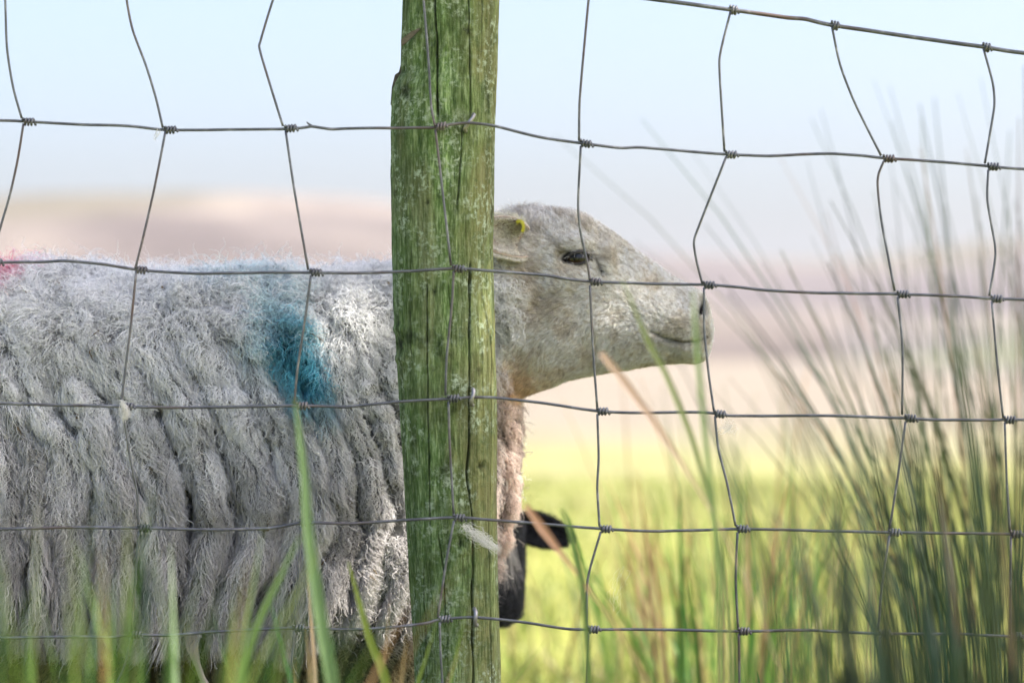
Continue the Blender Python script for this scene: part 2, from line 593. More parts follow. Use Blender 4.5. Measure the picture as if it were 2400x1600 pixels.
    Z = np.repeat(cz[:, None], na, 1)
    V = np.stack([X, Y, Z], -1).reshape(-1, 3)
    i = np.arange(nv - 1)[:, None] * na; j = np.arange(na)[None, :]; j2 = (j + 1) % na
    F = np.stack([(i + j).ravel(), (i + j + na).ravel(), (i + j2 + na).ravel(), (i + j2).ravel()], -1)
    # weathered top
    V = np.vstack([V, [[cx[0], POST_Y, cz[0] + 0.004]]])
    top = [(len(V) - 1, int(jj), int((jj + 1) % na)) for jj in range(na)]
    col = np.ones((len(V), 3)); col[:-1] = dark.reshape(-1, 1)
    pm = post_mat()
    Vt = V
    mesh_obj("post_shaft", Vt, F, pm, root, col=col)
    tv = np.vstack([V[:na], V[-1:]])
    mesh_obj("post_top", tv, [(na, int(jj), int((jj + 1) % na)) for jj in range(na)], pm, root, col=np.ones((na + 1, 3)))
    # torn bark flake on the left edge, and the dark splinter above it
    bark = plain("dark_bark", (0.10, 0.085, 0.06), 0.9, var=0.5, scale=200)
    for poly, yy, th in (([(921, 92), (930, 84), (946, 72), (965, 64), (962, 70), (948, 84), (934, 97), (922, 106)], POST_Y - 0.047, 0.006),
                         ([(907, 172), (916, 166), (920, 150), (930, 160), (930, 185), (922, 215), (910, 250), (897, 240), (900, 200)], POST_Y - 0.006, 0.012)):
        f = [P(x, y, yy) for x, y in poly]; bk = [P(x, y, yy) + np.array([0, th, 0]) for x, y in poly]
        n = len(poly)
        F2 = [tuple(range(n)), tuple(range(2 * n - 1, n - 1, -1))] + [(q, q + n, (q + 1) % n + n, (q + 1) % n) for q in range(n)]
        mesh_obj("bark_flake", np.array(f + bk), F2, bark, root, smooth=False)
    # fencing staples hammered over the wires
    sm = plain("staple_steel", (0.33, 0.32, 0.33), 0.4, 0.7, var=0.4, scale=90)
    for (x, y, tilt) in ((1078, 281, 0.5), (1085, 912, 0.0), (1092, 1418, -0.15)):
        c = P(x, y, YF - 0.003)
        pts = []
        for q in np.linspace(-0.35 * math.pi, 1.35 * math.pi, 16):
            up = math.cos(q - math.pi / 2)        # placeholder for arc parameter
        s = np.linspace(0, 1, 17)
        for q in s:
            an = math.pi * (q - 0.5) * 1.0
            z = 0.0085 * math.sin(an)
            out = -0.0055 * math.cos(an)
            pts.append(c + np.array([z * tilt + 0.0012 * math.sin(an * 2), out + 0.003, z]))
        pts = [pts[0] + np.array([0, 0.012, 0.0])] + pts + [pts[-1] + np.array([0, 0.012, 0.0])]
        V2, F2 = tube(np.array(pts), 0.0021, 10)
        mesh_obj("staple", V2, F2, sm, root)
    return root


make_post()

# ------------------------------------------------------------------ wire fence
LINES = [
    [(-420, -60), (0, -72), (400, -70), (800, -66), (1000, -62), (1180, -42), (1500, -1), (1680, 23), (1800, 40), (1850, 44), (1910, 58), (2080, 83), (2258, 108), (2352, 122), (2700, 160)],
    [(-420, 268), (-260, 272), (0, 277), (63, 280), (190, 286), (300, 290), (350, 296), (388, 299), (500, 298), (660, 296), (700, 293), (718, 291), (760, 297), (800, 295), (900, 294), (985, 294), (1005, 292), (1040, 286), (1078, 283), (1130, 288), (1200, 306), (1250, 317),
     (1338, 329), (1400, 337), (1430, 340), (1480, 339), (1590, 349), (1675, 355), (1770, 358), (1900, 353), (1980, 358), (2035, 364), (2150, 371), (2270, 382), (2352, 388), (2700, 405)],
    [(-420, 612), (-250, 610), (0, 603), (90, 602), (150, 599), (230, 606), (320, 620), (450, 628), (600, 626), (722, 626), (830, 627), (940, 623), (1045, 617), (1120, 622), (1250, 632), (1300, 640), (1365, 647), (1500, 652), (1622, 654),
     (1700, 660), (1760, 667), (1900, 673), (2062, 675), (2200, 680), (2280, 686), (2352, 688), (2700, 700)],
    [(-420, 925), (0, 926), (130, 930), (282, 933), (420, 936), (540, 934), (680, 931), (790, 934), (850, 929), (920, 922), (1030, 916), (1085, 912), (1150, 914), (1250, 926), (1378, 944), (1480, 948), (1600, 946), (1650, 950), (1690, 955),
     (1900, 954), (2030, 959), (2080, 960), (2150, 964), (2310, 964), (2352, 964), (2700, 970)],
    [(-420, 1216), (0, 1214), (150, 1211), (320, 1212), (500, 1216), (610, 1213), (660, 1206), (700, 1200), (800, 1202), (900, 1196), (1045, 1188), (1120, 1193), (1250, 1203), (1385, 1214), (1500, 1219), (1600, 1217), (1700, 1214), (1900, 1219),
     (2045, 1222), (2322, 1226), (2700, 1232)],
    [(-420, 1468), (0, 1464), (180, 1461), (255, 1463), (302, 1457), (390, 1458), (500, 1450), (690, 1441), (790, 1445), (900, 1440), (980, 1430), (1012, 1422), (1092, 1417), (1200, 1428), (1300, 1443), (1362, 1445), (1500, 1445), (1705, 1449),
     (1860, 1447), (2022, 1454), (2200, 1455), (2322, 1460), (2700, 1464)],
    [(-420, 1692), (300, 1688), (700, 1684), (1030, 1676), (1380, 1684), (1700, 1688), (2320, 1690), (2700, 1692)],
    [(-420, 1888), (300, 1886), (700, 1885), (1030, 1880), (1380, 1886), (1700, 1890), (2320, 1890), (2700, 1890)],
    [(-420, 2070), (300, 2068), (1030, 2064), (1700, 2068), (2700, 2070)],
]
# stays: for each column the points between line i and line i+1 (first and last lie on the lines)
STAYS = [
    [[(8, -72), (12, 0), (16, 110), (30, 200), (50, 272)], [(54, 284), (40, 370), (22, 450), (0, 525), (-22, 604)], [(-20, 612), (-30, 760), (-34, 926)], [(-33, 930), (-24, 1080), (-26, 1214)], [(-26, 1218), (-38, 1340), (-40, 1464)], [(-40, 1468), (-34, 1690)], [(-34, 1692), (-40, 1887)], [(-40, 1888), (-38, 2070)]],
    [[(286, -71), (291, 0), (305, 70), (335, 150), (358, 225), (374, 294)], [(380, 302), (355, 430), (330, 540), (312, 612)], [(313, 622), (300, 750), (285, 870), (279, 928)], [(282, 938), (297, 1040), (315, 1130), (318, 1206)], [(319, 1218), (312, 1310), (302, 1450)], [(300, 1462), (285, 1530), (268, 1575), (262, 1688)], [(262, 1690), (268, 1886)], [(268, 1888), (262, 2068)]],
    [[(652, -68), (627, 0), (599, 92), (597, 116), (625, 210), (650, 290)], [(656, 300), (675, 430), (708, 620)], [(714, 632), (698, 750), (683, 850), (676, 926)], [(682, 937), (702, 1040), (700, 1110), (693, 1198)], [(691, 1208), (687, 1300), (677, 1434)], [(676, 1446), (670, 1520), (664, 1575), (668, 1684)], [(668, 1686), (660, 1885)], [(660, 1886), (664, 2066)]],
    [[(968, -62), (973, 0), (985, 150), (990, 240), (998, 286)], [(1000, 298), (1012, 400), (1036, 610)], [(1042, 622), (1038, 700), (1026, 820), (1023, 908)], [(1030, 922), (1033, 1020), (1042, 1182)], [(1043, 1195), (1025, 1290), (1006, 1416)], [(1010, 1428), (1012, 1500), (1016, 1575), (1012, 1676)], [(1012, 1680), (1020, 1880)], [(1020, 1882), (1016, 2064)]],
    [[(1356, -20), (1352, 0), (1338, 150), (1331, 240), (1330, 324)], [(1334, 335), (1328, 470), (1335, 540), (1348, 600), (1355, 642)], [(1355, 655), (1362, 800), (1372, 938)], [(1372, 950), (1375, 1050), (1372, 1120), (1377, 1208)], [(1380, 1220), (1350, 1330), (1348, 1440)], [(1352, 1452), (1347, 1575), (1352, 1682)], [(1352, 1686), (1346, 1886)], [(1346, 1888), (1350, 2066)]],
    [[(1678, 27), (1655, 120), (1653, 170), (1664, 349)], [(1668, 360), (1605, 520), (1594, 556), (1600, 600), (1613, 650)], [(1617, 660), (1618, 760), (1628, 860), (1640, 944)], [(1642, 955), (1650, 1030), (1670, 1110), (1690, 1208)], [(1694, 1222), (1690, 1330), (1695, 1442)], [(1697, 1455), (1698, 1575), (1692, 1686)], [(1692, 1690), (1698, 1889)], [(1698, 1890), (1694, 2068)]],
    [[(1911, 62), (1930, 150), (1965, 240), (2024, 358)], [(2030, 370), (2018, 400), (2016, 430), (2025, 510), (2055, 668)], [(2062, 682), (2073, 800), (2072, 952)], [(2080, 968), (2060, 1110), (2043, 1215)], [(2043, 1230), (2025, 1350), (2018, 1447)], [(2021, 1460), (2026, 1575), (2020, 1688)], [(2020, 1690), (2028, 1890)], [(2028, 1891), (2022, 2068)]],
    [[(2259, 112), (2280, 190), (2284, 240), (2275, 300), (2262, 376)], [(2270, 390), (2268, 460), (2285, 560), (2285, 600), (2272, 680)], [(2278, 692), (2290, 830), (2304, 960)], [(2308, 970), (2312, 1100), (2320, 1220)], [(2322, 1230), (2320, 1455)], [(2322, 1462), (2316, 1690)], [(2316, 1692), (2322, 1890)], [(2322, 1891), (2318, 2068)]],
    [[(2560, 146), (2570, 260), (2566, 400)], [(2570, 402), (2578, 560), (2572, 696)], [(2574, 698), (2560, 830), (2568, 968)], [(2570, 970), (2580, 1100), (2572, 1230)], [(2572, 1232), (2568, 1462)], [(2568, 1464), (2572, 1692)], [(2572, 1693), (2568, 1890)], [(2568, 1891), (2570, 2070)]],
    [[(-300, -66), (-310, 100), (-296, 270)], [(-294, 274), (-310, 450), (-300, 612)], [(-300, 614), (-290, 780), (-298, 925)], [(-298, 926), (-306, 1080), (-300, 1216)], [(-300, 1217), (-296, 1467)], [(-296, 1468), (-300, 1692)], [(-300, 1693), (-296, 1888)], [(-296, 1889), (-300, 2070)]],
]
FENCE_ROOT = np.array([0.0, YF, 0.0])


def make_fence():
    root = empty("wire_fence", FENCE_ROOT, "sagging galvanised wire stock netting with knotted square mesh across the whole picture", "wire fence")

    def wp(x, y, k=0.0):
        bow = 0.0035 * math.sin(x * 0.004 + y * 0.002) + 0.004 * (1 - math.exp(-((x - 1020) / 260.0) ** 2)) * math.sin(x * 0.0031 + y * 0.005)
        return P(x, y, YF - 0.004 + bow + k)

    line_y = []
    for i, L in enumerate(LINES):
        pts = catmull([wp(x, y) for x, y in L], 6)
        s = np.arange(len(pts))
        pts[:, 2] += 0.00035 * fbm(np.stack([pts[:, 0] * 40, pts[:, 0] * 0 + i, pts[:, 0] * 0], -1), 3)
        V, F = tube(pts, 0.00225 if i == 0 else 0.00155, 8)
        mesh_obj("top_wire" if i == 0 else "line_wire", V, F, M_WIRE, root)
        line_y.append((np.array([p[0] for p in L]), np.array([p[1] for p in L])))
    for c, col in enumerate(STAYS):
        for i, seg in enumerate(col):
            # ends bend over the line wires
            pts = [wp(x, y, -0.0012) for x, y in seg]
            pts = catmull(pts, 6)
            V, F = tube(pts, 0.00130, 8)
            mesh_obj("stay_wire", V, F, M_WIRE, root)
            # hinge knot on the upper line (coil to the right of the stay)
            ax, ay = seg[0]
            top = i == 0
            lu, lv = line_y[i]
            turns = 2.2 if top else 3.3
            ln = 15 if top else 24
            n = int(turns * 12)
            coil = []
            rr = 0.0033 if not top else 0.0042
            for q in range(n + 1):
                f = q / n
                x = ax - 1 + ln * f
                y = float(np.interp(x, lu, lv))
                b = wp(x, y)
                an = 2 * math.pi * turns * f + 0.6
                jit = 1 + 0.06 * math.sin(q * 1.7 + c + i)
                coil.append(b + np.array([0, -rr * jit * math.cos(an), rr * jit * math.sin(an)]))
            x2 = ax - 1 + ln + 5
            y2 = float(np.interp(x2, lu, lv)) + 5 + 2 * math.sin(c * 3 + i)
            coil.append(wp(x2, y2, -0.002))
            V, F = tube(np.array(coil), 0.00138, 7)
            mesh_obj("wire_knot", V, F, M_WIRE, root)
    # a broken wire end sticking up from the second line
    b = np.array([wp(722, 292), wp(714, 288), wp(708, 284), wp(704, 280)])
    V, F = tube(b, [0.0012, 0.0012, 0.001, 0.0005], 6)
    mesh_obj("wire_barb", V, F, M_WIRE, root)
    return root


make_fence()

# ------------------------------------------------------------------ sheep: implicit body, meshed with surface nets
YE = 3.36
SE = KPX * YE * DS                     # metres per unit of the ewe's sculpting space
GV = (800 + CAM_Z / (KPX * YE)) / DS    # ground level in that space


def E2W(p, Yc=YE):
    p = np.asarray(p, float)
    s = KPX * Yc * DS
    return np.stack([(p[..., 0] * DS - 1200) * KPX * Yc, Yc + p[..., 2] * s, CAM_Z - (p[..., 1] * DS - 800) * KPX * Yc], -1)


def surface_nets(gx, gy, gz, F):
    ins = F < 0
    c = ins[:-1, :-1, :-1].astype(np.int8)
    n = np.zeros(c.shape, np.int8)
    for dx in (0, 1):
        for dy in (0, 1):
            for dz in (0, 1):
                n += ins[dx:ins.shape[0] - 1 + dx, dy:ins.shape[1] - 1 + dy, dz:ins.shape[2] - 1 + dz]
    act = (n > 0) & (n < 8)
    I, J, K = np.nonzero(act)
    idx = -np.ones(act.shape, np.int64)
    idx[I, J, K] = np.arange(len(I))
    acc = np.zeros((len(I), 3)); cnt = np.zeros(len(I))
    G = (gx, gy, gz)
    for ax in range(3):
        o1, o2 = [a for a in range(3) if a != ax]
        for a in (0, 1):
            for b in (0, 1):
                d = [0, 0, 0]; d[o1] = a; d[o2] = b
                p0 = (I + d[0], J + d[1], K + d[2])
                d2 = list(d); d2[ax] = 1
                p1 = (I + d2[0], J + d2[1], K + d2[2])
                f0, f1 = F[p0], F[p1]
                cr = (f0 < 0) != (f1 < 0)
                t = np.where(cr, f0 / np.where(cr, f0 - f1, 1), 0)
                for q in range(3):
                    va = G[q][p0[q]]
                    if q == ax:
                        va = va + t * (G[q][p1[q]] - va)
                    acc[:, q] += np.where(cr, va, 0)
                cnt += cr
    V = acc / cnt[:, None]
    quads = []
    for ax in range(3):
        o1, o2 = (ax + 1) % 3, (ax + 2) % 3
        sl0 = [slice(1, -1)] * 3; sl1 = [slice(1, -1)] * 3
        sl0[ax] = slice(0, -1); sl1[ax] = slice(1, None)
        a, b = ins[tuple(sl0)], ins[tuple(sl1)]
        e = np.nonzero(a != b)
        flip = a[e]
        pos = [e[q] + (0 if q == ax else 1) for q in range(3)]
        def cell(d1, d2):
            p = [pos[0].copy(), pos[1].copy(), pos[2].copy()]
            p[o1] = p[o1] - d1; p[o2] = p[o2] - d2
            return idx[p[0], p[1], p[2]]
        q = np.stack([cell(1, 1), cell(0, 1), cell(0, 0), cell(1, 0)], -1)
        q[~flip] = q[~flip][:, ::-1]
        quads.append(q)
    Q = np.vstack(quads)
    Q = Q[(Q >= 0).all(1)]
    return V, Q


def relax(V, Q, it=2, lam=0.5):
    e = np.vstack([Q[:, [0, 1]], Q[:, [1, 2]], Q[:, [2, 3]], Q[:, [3, 0]]])
    n = len(V)
    deg = np.bincount(e.ravel(), minlength=n).astype(float)
    for k in range(it):
        s = np.stack([np.bincount(e[:, 0], V[e[:, 1], q], n) + np.bincount(e[:, 1], V[e[:, 0], q], n) for q in range(3)], -1)
        L = s / deg[:, None] - V
        V = V + (lam if k % 2 == 0 else -lam * 1.04) * L
    return V


def vnormals(V, Q):
    fn = np.cross(V[Q[:, 2]] - V[Q[:, 0]], V[Q[:, 3]] - V[Q[:, 1]])
    n = np.stack([np.bincount(Q.ravel(), np.repeat(fn[:, q], 4), len(V)) for q in range(3)], -1)
    return nrm(n)


def smin(a, b, k):
    h = np.clip(0.5 + 0.5 * (b - a) / k, 0, 1)
    return b + (a - b) * h - k * h * (1 - h)


def cone(U, Vv, W, a, ra, b, rb):
    a = np.array(a, float); b = np.array(b, float)
    d = b - a
    t = np.clip(((U - a[0]) * d[0] + (Vv - a[1]) * d[1] + (W - a[2]) * d[2]) / np.dot(d, d), 0, 1)
    return np.sqrt((U - a[0] - t * d[0]) ** 2 + (Vv - a[1] - t * d[1]) ** 2 + (W - a[2] - t * d[2]) ** 2) - (ra + (rb - ra) * t)


def loft(U, Vv, W, tab, p=2.3, shape=None):
    tab = np.array(tab, float)
    top = np.interp(U, tab[:, 0], tab[:, 1]); bot = np.interp(U, tab[:, 0], tab[:, 2]); hw = np.interp(U, tab[:, 0], tab[:, 3])
    h = np.maximum((bot - top) / 2, 2); vc = (bot + top) / 2
    t = (vc - Vv) / h                      # +1 top, -1 bottom
    if shape is not None:
        hw = hw * shape(U, t)
    hw = np.maximum(hw, 2)
    q = ((np.abs(W) / hw) ** p + np.abs(t) ** p) ** (1 / p)
    f = (q - 1) * np.minimum(h, hw)
    over = np.maximum(np.maximum(tab[0, 0] - U, U - tab[-1, 0]), 0)
    return np.where(over > 0, np.maximum(f, over), f)


TRUNK = [(-606, 900, 960, 40), (-590, 800, 1080, 90), (-550, 740, 1200, 150), (-480, 685, 1330, 220), (-350, 652, 1500, 280), (-150, 640, 1600, 320), (50, 640, 1630, 335),
         (300, 652, 1620, 330), (520, 654, 1615, 312), (680, 650, 1610, 290), (790, 648, 1620, 268), (900, 646, 1540, 245), (1020, 648, 1360, 175), (1085, 690, 1320, 140), (1135, 745, 1275, 105), (1165, 820, 1205, 70), (1180, 900, 1130, 30)]
HEAD0 = [(1060, 600, 850, 90), (1100, 556, 890, 108), (1150, 522, 905, 116), (1200, 502, 898, 120), (1250, 495, 886, 121), (1300, 496, 868, 118), (1350, 508, 856, 108), (1400, 535, 848, 94), (1450, 571, 842, 80),
        (1500, 606, 834, 72), (1540, 634, 831, 68), (1570, 652, 831, 66), (1592, 663, 832, 63), (1606, 671, 830, 60), (1617, 682, 824, 54), (1626, 702, 812, 44), (1632, 738, 790, 24)]
HEAD = catmull(HEAD0, 4)


def head_shape(U, t):
    back = 1 - sstep(1330, 1450, U)
    s_back = 1 - 0.30 * sstep(0.1, -1.0, t) - 0.10 * sstep(0.5, 1.0, t)
    s_muz = 1 - 0.35 * sstep(0.0, 1.0, t) - 0.18 * sstep(-0.3, -1.0, t)
    return back * s_back + (1 - back) * s_muz


def gb(U, V, W, c, r):
    rr = r if isinstance(r, tuple) else (r, r, r)
    return np.exp(-(((U - c[0]) / rr[0]) ** 2 + ((V - c[1]) / rr[1]) ** 2 + ((np.abs(W) - c[2]) / rr[2]) ** 2))


def polydist(U, V, poly):
    d = np.full(np.shape(U), 1e9)
    for (a, b), (c, e) in zip(poly[:-1], poly[1:]):
        dx, dy = c - a, e - b
        t = np.clip(((U - a) * dx + (V - b) * dy) / (dx * dx + dy * dy), 0, 1)
        d = np.minimum(d, np.hypot(U - a - t * dx, V - b - t * dy))
    return d


MOUTH = [(1492, 757), (1515, 768), (1540, 778), (1570, 784), (1600, 782), (1628, 772)]
TEAR = [(1356, 590), (1372, 600), (1378, 618), (1384, 636)]
EYE = (1324, 598)


def ewe_field(U, V, W):
    f = loft(U, V, W, TRUNK, 2.35)
    f = smin(f, cone(U, V, W, (890, 850, 0), 205, (1130, 690, 0), 138), 60)
    h = loft(U, V, W, HEAD, 2.2, head_shape)
    h = h - 13 * gb(U, V, W, (1322, 562, 98), (40, 15, 34))         # brow
    h = h + 13 * gb(U, V, W, (1334, 600, 112), (34, 18, 34))         # socket
    h = h - 12 * gb(U, V, W, (1396, 588, 80), (14, 40, 40))         # rim in front of the eye
    h = h - 10 * gb(U, V, W, (1322, 650, 112), (64, 20, 40))        # cheekbone
    h = h + 9 * gb(U, V, W, (1410, 705, 85), (44, 50, 44))         # hollow of the cheek
    h = h - 9 * gb(U, V, W, (1262, 785, 95), (60, 60, 50))
    h = h + 6 * gb(U, V, W, (1240, 680, 112), (20, 60, 40))        # groove behind the cheek         # jaw muscle
    h = h - 7 * gb(U, V, W, (1572, 745, 60), (36, 26, 30))
    h = h - 5 * gb(U, V, W, (1590, 806, 48), (30, 14, 30))         # lower lip         # upper lip
    h = h + 6 * np.exp(-(polydist(U, V, TEAR) / 5.0) ** 2) * (np.abs(W) > 40)
    h = h + 9 * np.exp(-(polydist(U, V, MOUTH) / 5.0) ** 2) * sstep(5, 25, np.abs(W))
    h = h + 26 * gb(U, V, W, (1611, 712, 42), (8, 18, 24))         # nostril
    h = h - 7 * gb(U, V, W, (1586, 705, 56), (10, 24, 22))         # nostril wing
    f = smin(f, h, 26)
    for s in (-1, 1):
        f = smin(f, cone(U, V, W, (915, 1260, 115 * s), 112, (910, 1560, 112 * s), 72), 50)
        f = smin(f, cone(U, V, W, (912, 1560, 112 * s), 60, (940, 1880, 108 * s), 27), 20)
        f = smin(f, cone(U, V, W, (940, 1880, 108 * s), 28, (952, GV - 26, 108 * s), 33), 16)
        f = smin(f, cone(U, V, W, (-390, 1150, 170 * s), 170, (-440, 1480, 150 * s), 66), 60)
        f = smin(f, cone(U, V, W, (-440, 1480, 150 * s), 60, (-505, 1640, 140 * s), 36), 26)
        f = smin(f, cone(U, V, W, (-505, 1640, 140 * s), 36, (-470, 1890, 132 * s), 28), 20)
        f = smin(f, cone(U, V, W, (-470, 1890, 132 * s), 28, (-458, GV - 26, 132 * s), 33), 16)
    return f


def axis_grid(lo, hi, flo, fhi, fine, coarse):
    a = np.arange(flo, fhi + 0.1, fine)
    left = np.arange(flo - coarse, lo - coarse, -coarse)[::-1]
    right = np.arange(fhi + coarse, hi + coarse, coarse)
    return np.concatenate([left, a, right]) + 0.371


gu = axis_grid(-660, 1650, 1130, 1645, 4, 8)
gv = axis_grid(470, GV + 20, 480, 925, 4, 11)
gw = axis_grid(-440, 440, -136, 136, 4, 13)
FU, FV, FW = np.meshgrid(gu.astype(np.float32), gv.astype(np.float32), gw.astype(np.float32), indexing='ij')
ev_, eq_ = surface_nets(gu, gv, gw, ewe_field(FU, FV, FW))
del FU, FV, FW
ev_ = relax(ev_, eq_, 2, 0.4)
en_ = vnormals(ev_, eq_)
vol = np.einsum('ij,ij->i', en_, ev_ - ev_.mean(0)).mean()
if vol < 0:
    eq_ = eq_[:, ::-1]; en_ = -en_

# ---- fleece layout: columns of locks running down the flank
COLB = {}


def curve_off(v):
    a = np.clip((1150 - v) / 350.0, 0, 1.6)
    b = np.clip((v - 1150) / 280.0, 0, 1.3)
    return 120 * a ** 1.5 + 55 * b ** 2


_cb = np.concatenate([[-900], -900 + np.cumsum(rng.choice([46, 60, 70, 80, 92, 112], 70) * rng.uniform(0.85, 1.15, 70))])


def wool_mask(p):
    """1 on fleece, 0 on face and lower legs (sculpting space)"""
    u, v = p[..., 0], p[..., 1]
    edge = 1172 + 14 * np.sin(v * 0.02) + 10 * np.sin(v * 0.051 + 1)
    edge = np.where(v > 905, 1400, edge)
    edge = np.where(v < 640, 1150 + 0.3 * (640 - v), edge)
    m = (u < edge) & (v < 1640 + 20 * np.sin(u * 0.02))
    return m


def wool_cells(p, n):
    """lock id, position in the lock across (0..1) and along (0..1), its width and length, position across its column, smallness, column id"""
    u, v, wv = p[..., 0], p[..., 1], p[..., 2]
    q3 = np.stack([u, v, wv], -1)
    warp = 46 * fbm(q3 * 0.0052, 41, 2) + 16 * fbm(q3 * 0.018, 45, 2)
    s = u + curve_off(v) + warp + 0.25 * (wv + 300) * sstep(0.2, 0.9, -n[..., 1])
    small = sstep(770, 850, u + 0.15 * (v - 1000))
    ci = np.clip(np.searchsorted(_cb, s) - 1, 0, len(_cb) - 2)
    c0, c1 = _cb[ci], _cb[ci + 1]
    cw = c1 - c0
    cs = (s - c0) / cw
    side = (wv > 0).astype(int)
    g = v - 0.6 * np.abs(np.abs(wv) - 300) * sstep(700, 620, v) + 10 * fbm(q3 * 0.03, 49, 2) - 0.5 * np.maximum(v - 980, 0)
    nsub = np.maximum(np.round(cw / np.where(small > 0.5, 21, 29)), 1)
    si = np.clip(np.floor(cs * nsub), 0, nsub - 1)
    key = ((ci * 8 + si) * 2 + side).astype(np.int64)
    ls = cs * nsub - si
    rl = (46 + 46 * hash01(key, 5)) * np.where(small > 0.5, 0.58, 1.0)
    rr = (g + 400 * hash01(key, 6)) / rl
    ri = np.floor(rr).astype(np.int64)
    return key * 977 + ri * 31, ls, rr - ri, cw / nsub, rl, cs, small, ci * 2 + side


def wool_disp(p, n):
    lid, ls, rs, lw_, rl, cs, small, cid = wool_cells(p, n)
    v = p[..., 1]
    deep = 0.45 + 0.95 * hash01(cid, 15) + 0.5 * fbm(np.stack([p[..., 0] * 0.01, v * 0.012, p[..., 2] * 0.01], -1), 63, 2)
    A = (2 + 95 * sstep(740, 980, v) * (1 - 0.45 * small) + 45 * sstep(1000, 1150, v) * (1 - small)) * np.clip(deep, 0.2, 1.5) * (1 - 0.6 * sstep(1430, 1500, v))
    prof = np.clip(1 - np.abs(2 * cs - 1) ** 3.4, 0, 1) ** 0.8 - 0.82
    lock = (np.clip(1 - np.abs(2 * ls - 1) ** 2.5, 0, 1) ** 0.6 - 0.7) * (9 + 2 * small)
    rowp = (np.sin(np.pi * np.clip(rs, 0, 1) ** 1.4) - 0.5) * (6 + 6 * small) * sstep(760, 920, v) * (0.2 + 1.0 * hash01(lid, 9))
    big = 18 * fbm(np.stack([p[..., 0] * 0.009, v * 0.009, p[..., 2] * 0.009], -1), 61, 2)
    skirt = 26 * sstep(1180, 1330, v) * (1 - sstep(1385, 1440, v))
    return A * prof + lock + rowp + big + skirt + 2


wm = wool_mask(ev_)
soft = sstep(0, 1, wm.astype(float))
disp = np.where(wm, wool_disp(ev_, en_), 0)
# taper the fleece thickness at the face so that it ends in a low rim
disp *= np.where(ev_[:, 1] > 1450, 0.3, 1) * np.where((ev_[:, 0] > 1140) & (ev_[:, 1] < 760), 0.6, 1)
ev_d = ev_ + en_ * disp[:, None]
ev_d = relax(ev_d, eq_, 1, 0.25)
en_d = vnormals(ev_d, eq_)


def wool_colour(p, k=1.0):
    """fibre albedo by place on the animal: cream wool, grubby lower down, raddle and marker paint, with chest sunlight and belly grass reflection painted in"""
    u, v, wv = p[..., 0], p[..., 1], p[..., 2]
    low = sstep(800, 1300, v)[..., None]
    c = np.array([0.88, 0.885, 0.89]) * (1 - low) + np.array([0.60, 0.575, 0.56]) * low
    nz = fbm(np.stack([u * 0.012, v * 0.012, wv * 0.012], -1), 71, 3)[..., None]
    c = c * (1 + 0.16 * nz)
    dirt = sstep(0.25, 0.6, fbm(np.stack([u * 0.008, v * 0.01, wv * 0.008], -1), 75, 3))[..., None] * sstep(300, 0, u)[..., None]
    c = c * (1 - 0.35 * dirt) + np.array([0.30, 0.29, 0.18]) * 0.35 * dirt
    und = sstep(1410, 1490, v)[..., None]  # belly wool: green reflection of the grass, and dirt, painted in as olive
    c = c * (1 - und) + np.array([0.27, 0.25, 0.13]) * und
    chest = (sstep(1090, 1160, u) * sstep(780, 900, v))[..., None]  # pinkish sunlight on the chest edge painted into the wool
    c = c * (1 - chest) + np.array([0.74, 0.60, 0.52]) * chest
    nb = 26 * fbm(np.stack([u * 0.02, v * 0.02, wv * 0.02], -1), 81, 3)
    near = wv < 60
    # blue marker on the shoulder: slanting blot with a paler wash above it
    ax, ay = (u - 706), (v - 838)
    along = ax * 0.56 + ay * 0.83; across = ax * 0.83 - ay * 0.56
    d = np.sqrt((along / 1.95) ** 2 + across ** 2) + nb
    b1 = ((1 - sstep(28, 80, d)) * near)[..., None]
    d2 = np.sqrt(((u - 570) / 1.8) ** 2 + ((v - 640) / 0.8) ** 2) + nb * 1.2
    d3 = np.sqrt(((u - 655) / 1.0) ** 2 + ((v - 760) / 1.3) ** 2) + nb
    b2 = (np.maximum(0.45 * (1 - sstep(10, 100, d2)), 0.6 * (1 - sstep(30, 120, d3))) * near)[..., None]
    c = c * (1 - b2) + c * np.array([0.62, 0.93, 1.02]) * b2
    c = c * (1 - b1) + np.array([0.10, 0.41, 0.53]) * b1
    d4 = np.sqrt((u - 22) ** 2 + ((v - 615) / 0.9) ** 2) + nb * 0.6
    pk = 0.9 * (1 - sstep(25, 90, d4))[..., None]
    c = c * (1 - pk) + np.array([0.85, 0.20, 0.32]) * pk
    return np.clip(c * k, 0.005, 0.92)


def face_colour(p):
    u, v, wv = p[..., 0], p[..., 1], p[..., 2]
    n1 = fbm(np.stack([u * 0.02, v * 0.02, wv * 0.02], -1), 91, 3)
    n2 = fbm(np.stack([u * 0.05, v * 0.05, wv * 0.05], -1), 95, 2)
    m = sstep(-0.15, 0.45, n1)[..., None]
    c = np.array([0.88, 0.87, 0.84]) * (1 - m) + np.array([0.66, 0.61, 0.54]) * m
    c = c * (1 + 0.30 * n2)[..., None]
    th = (sstep(1320, 1180, u) * sstep(760, 880, v))[..., None]      # orange glow under the throat, painted into the hair colour
    c = c * (1 - th) + np.array([0.74, 0.52, 0.30]) * th
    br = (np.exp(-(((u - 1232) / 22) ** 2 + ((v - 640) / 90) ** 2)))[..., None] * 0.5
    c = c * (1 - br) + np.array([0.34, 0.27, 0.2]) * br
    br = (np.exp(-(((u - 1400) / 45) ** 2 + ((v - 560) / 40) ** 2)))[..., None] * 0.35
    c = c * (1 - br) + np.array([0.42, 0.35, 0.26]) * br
    return np.clip(c, 0.01, 0.85)


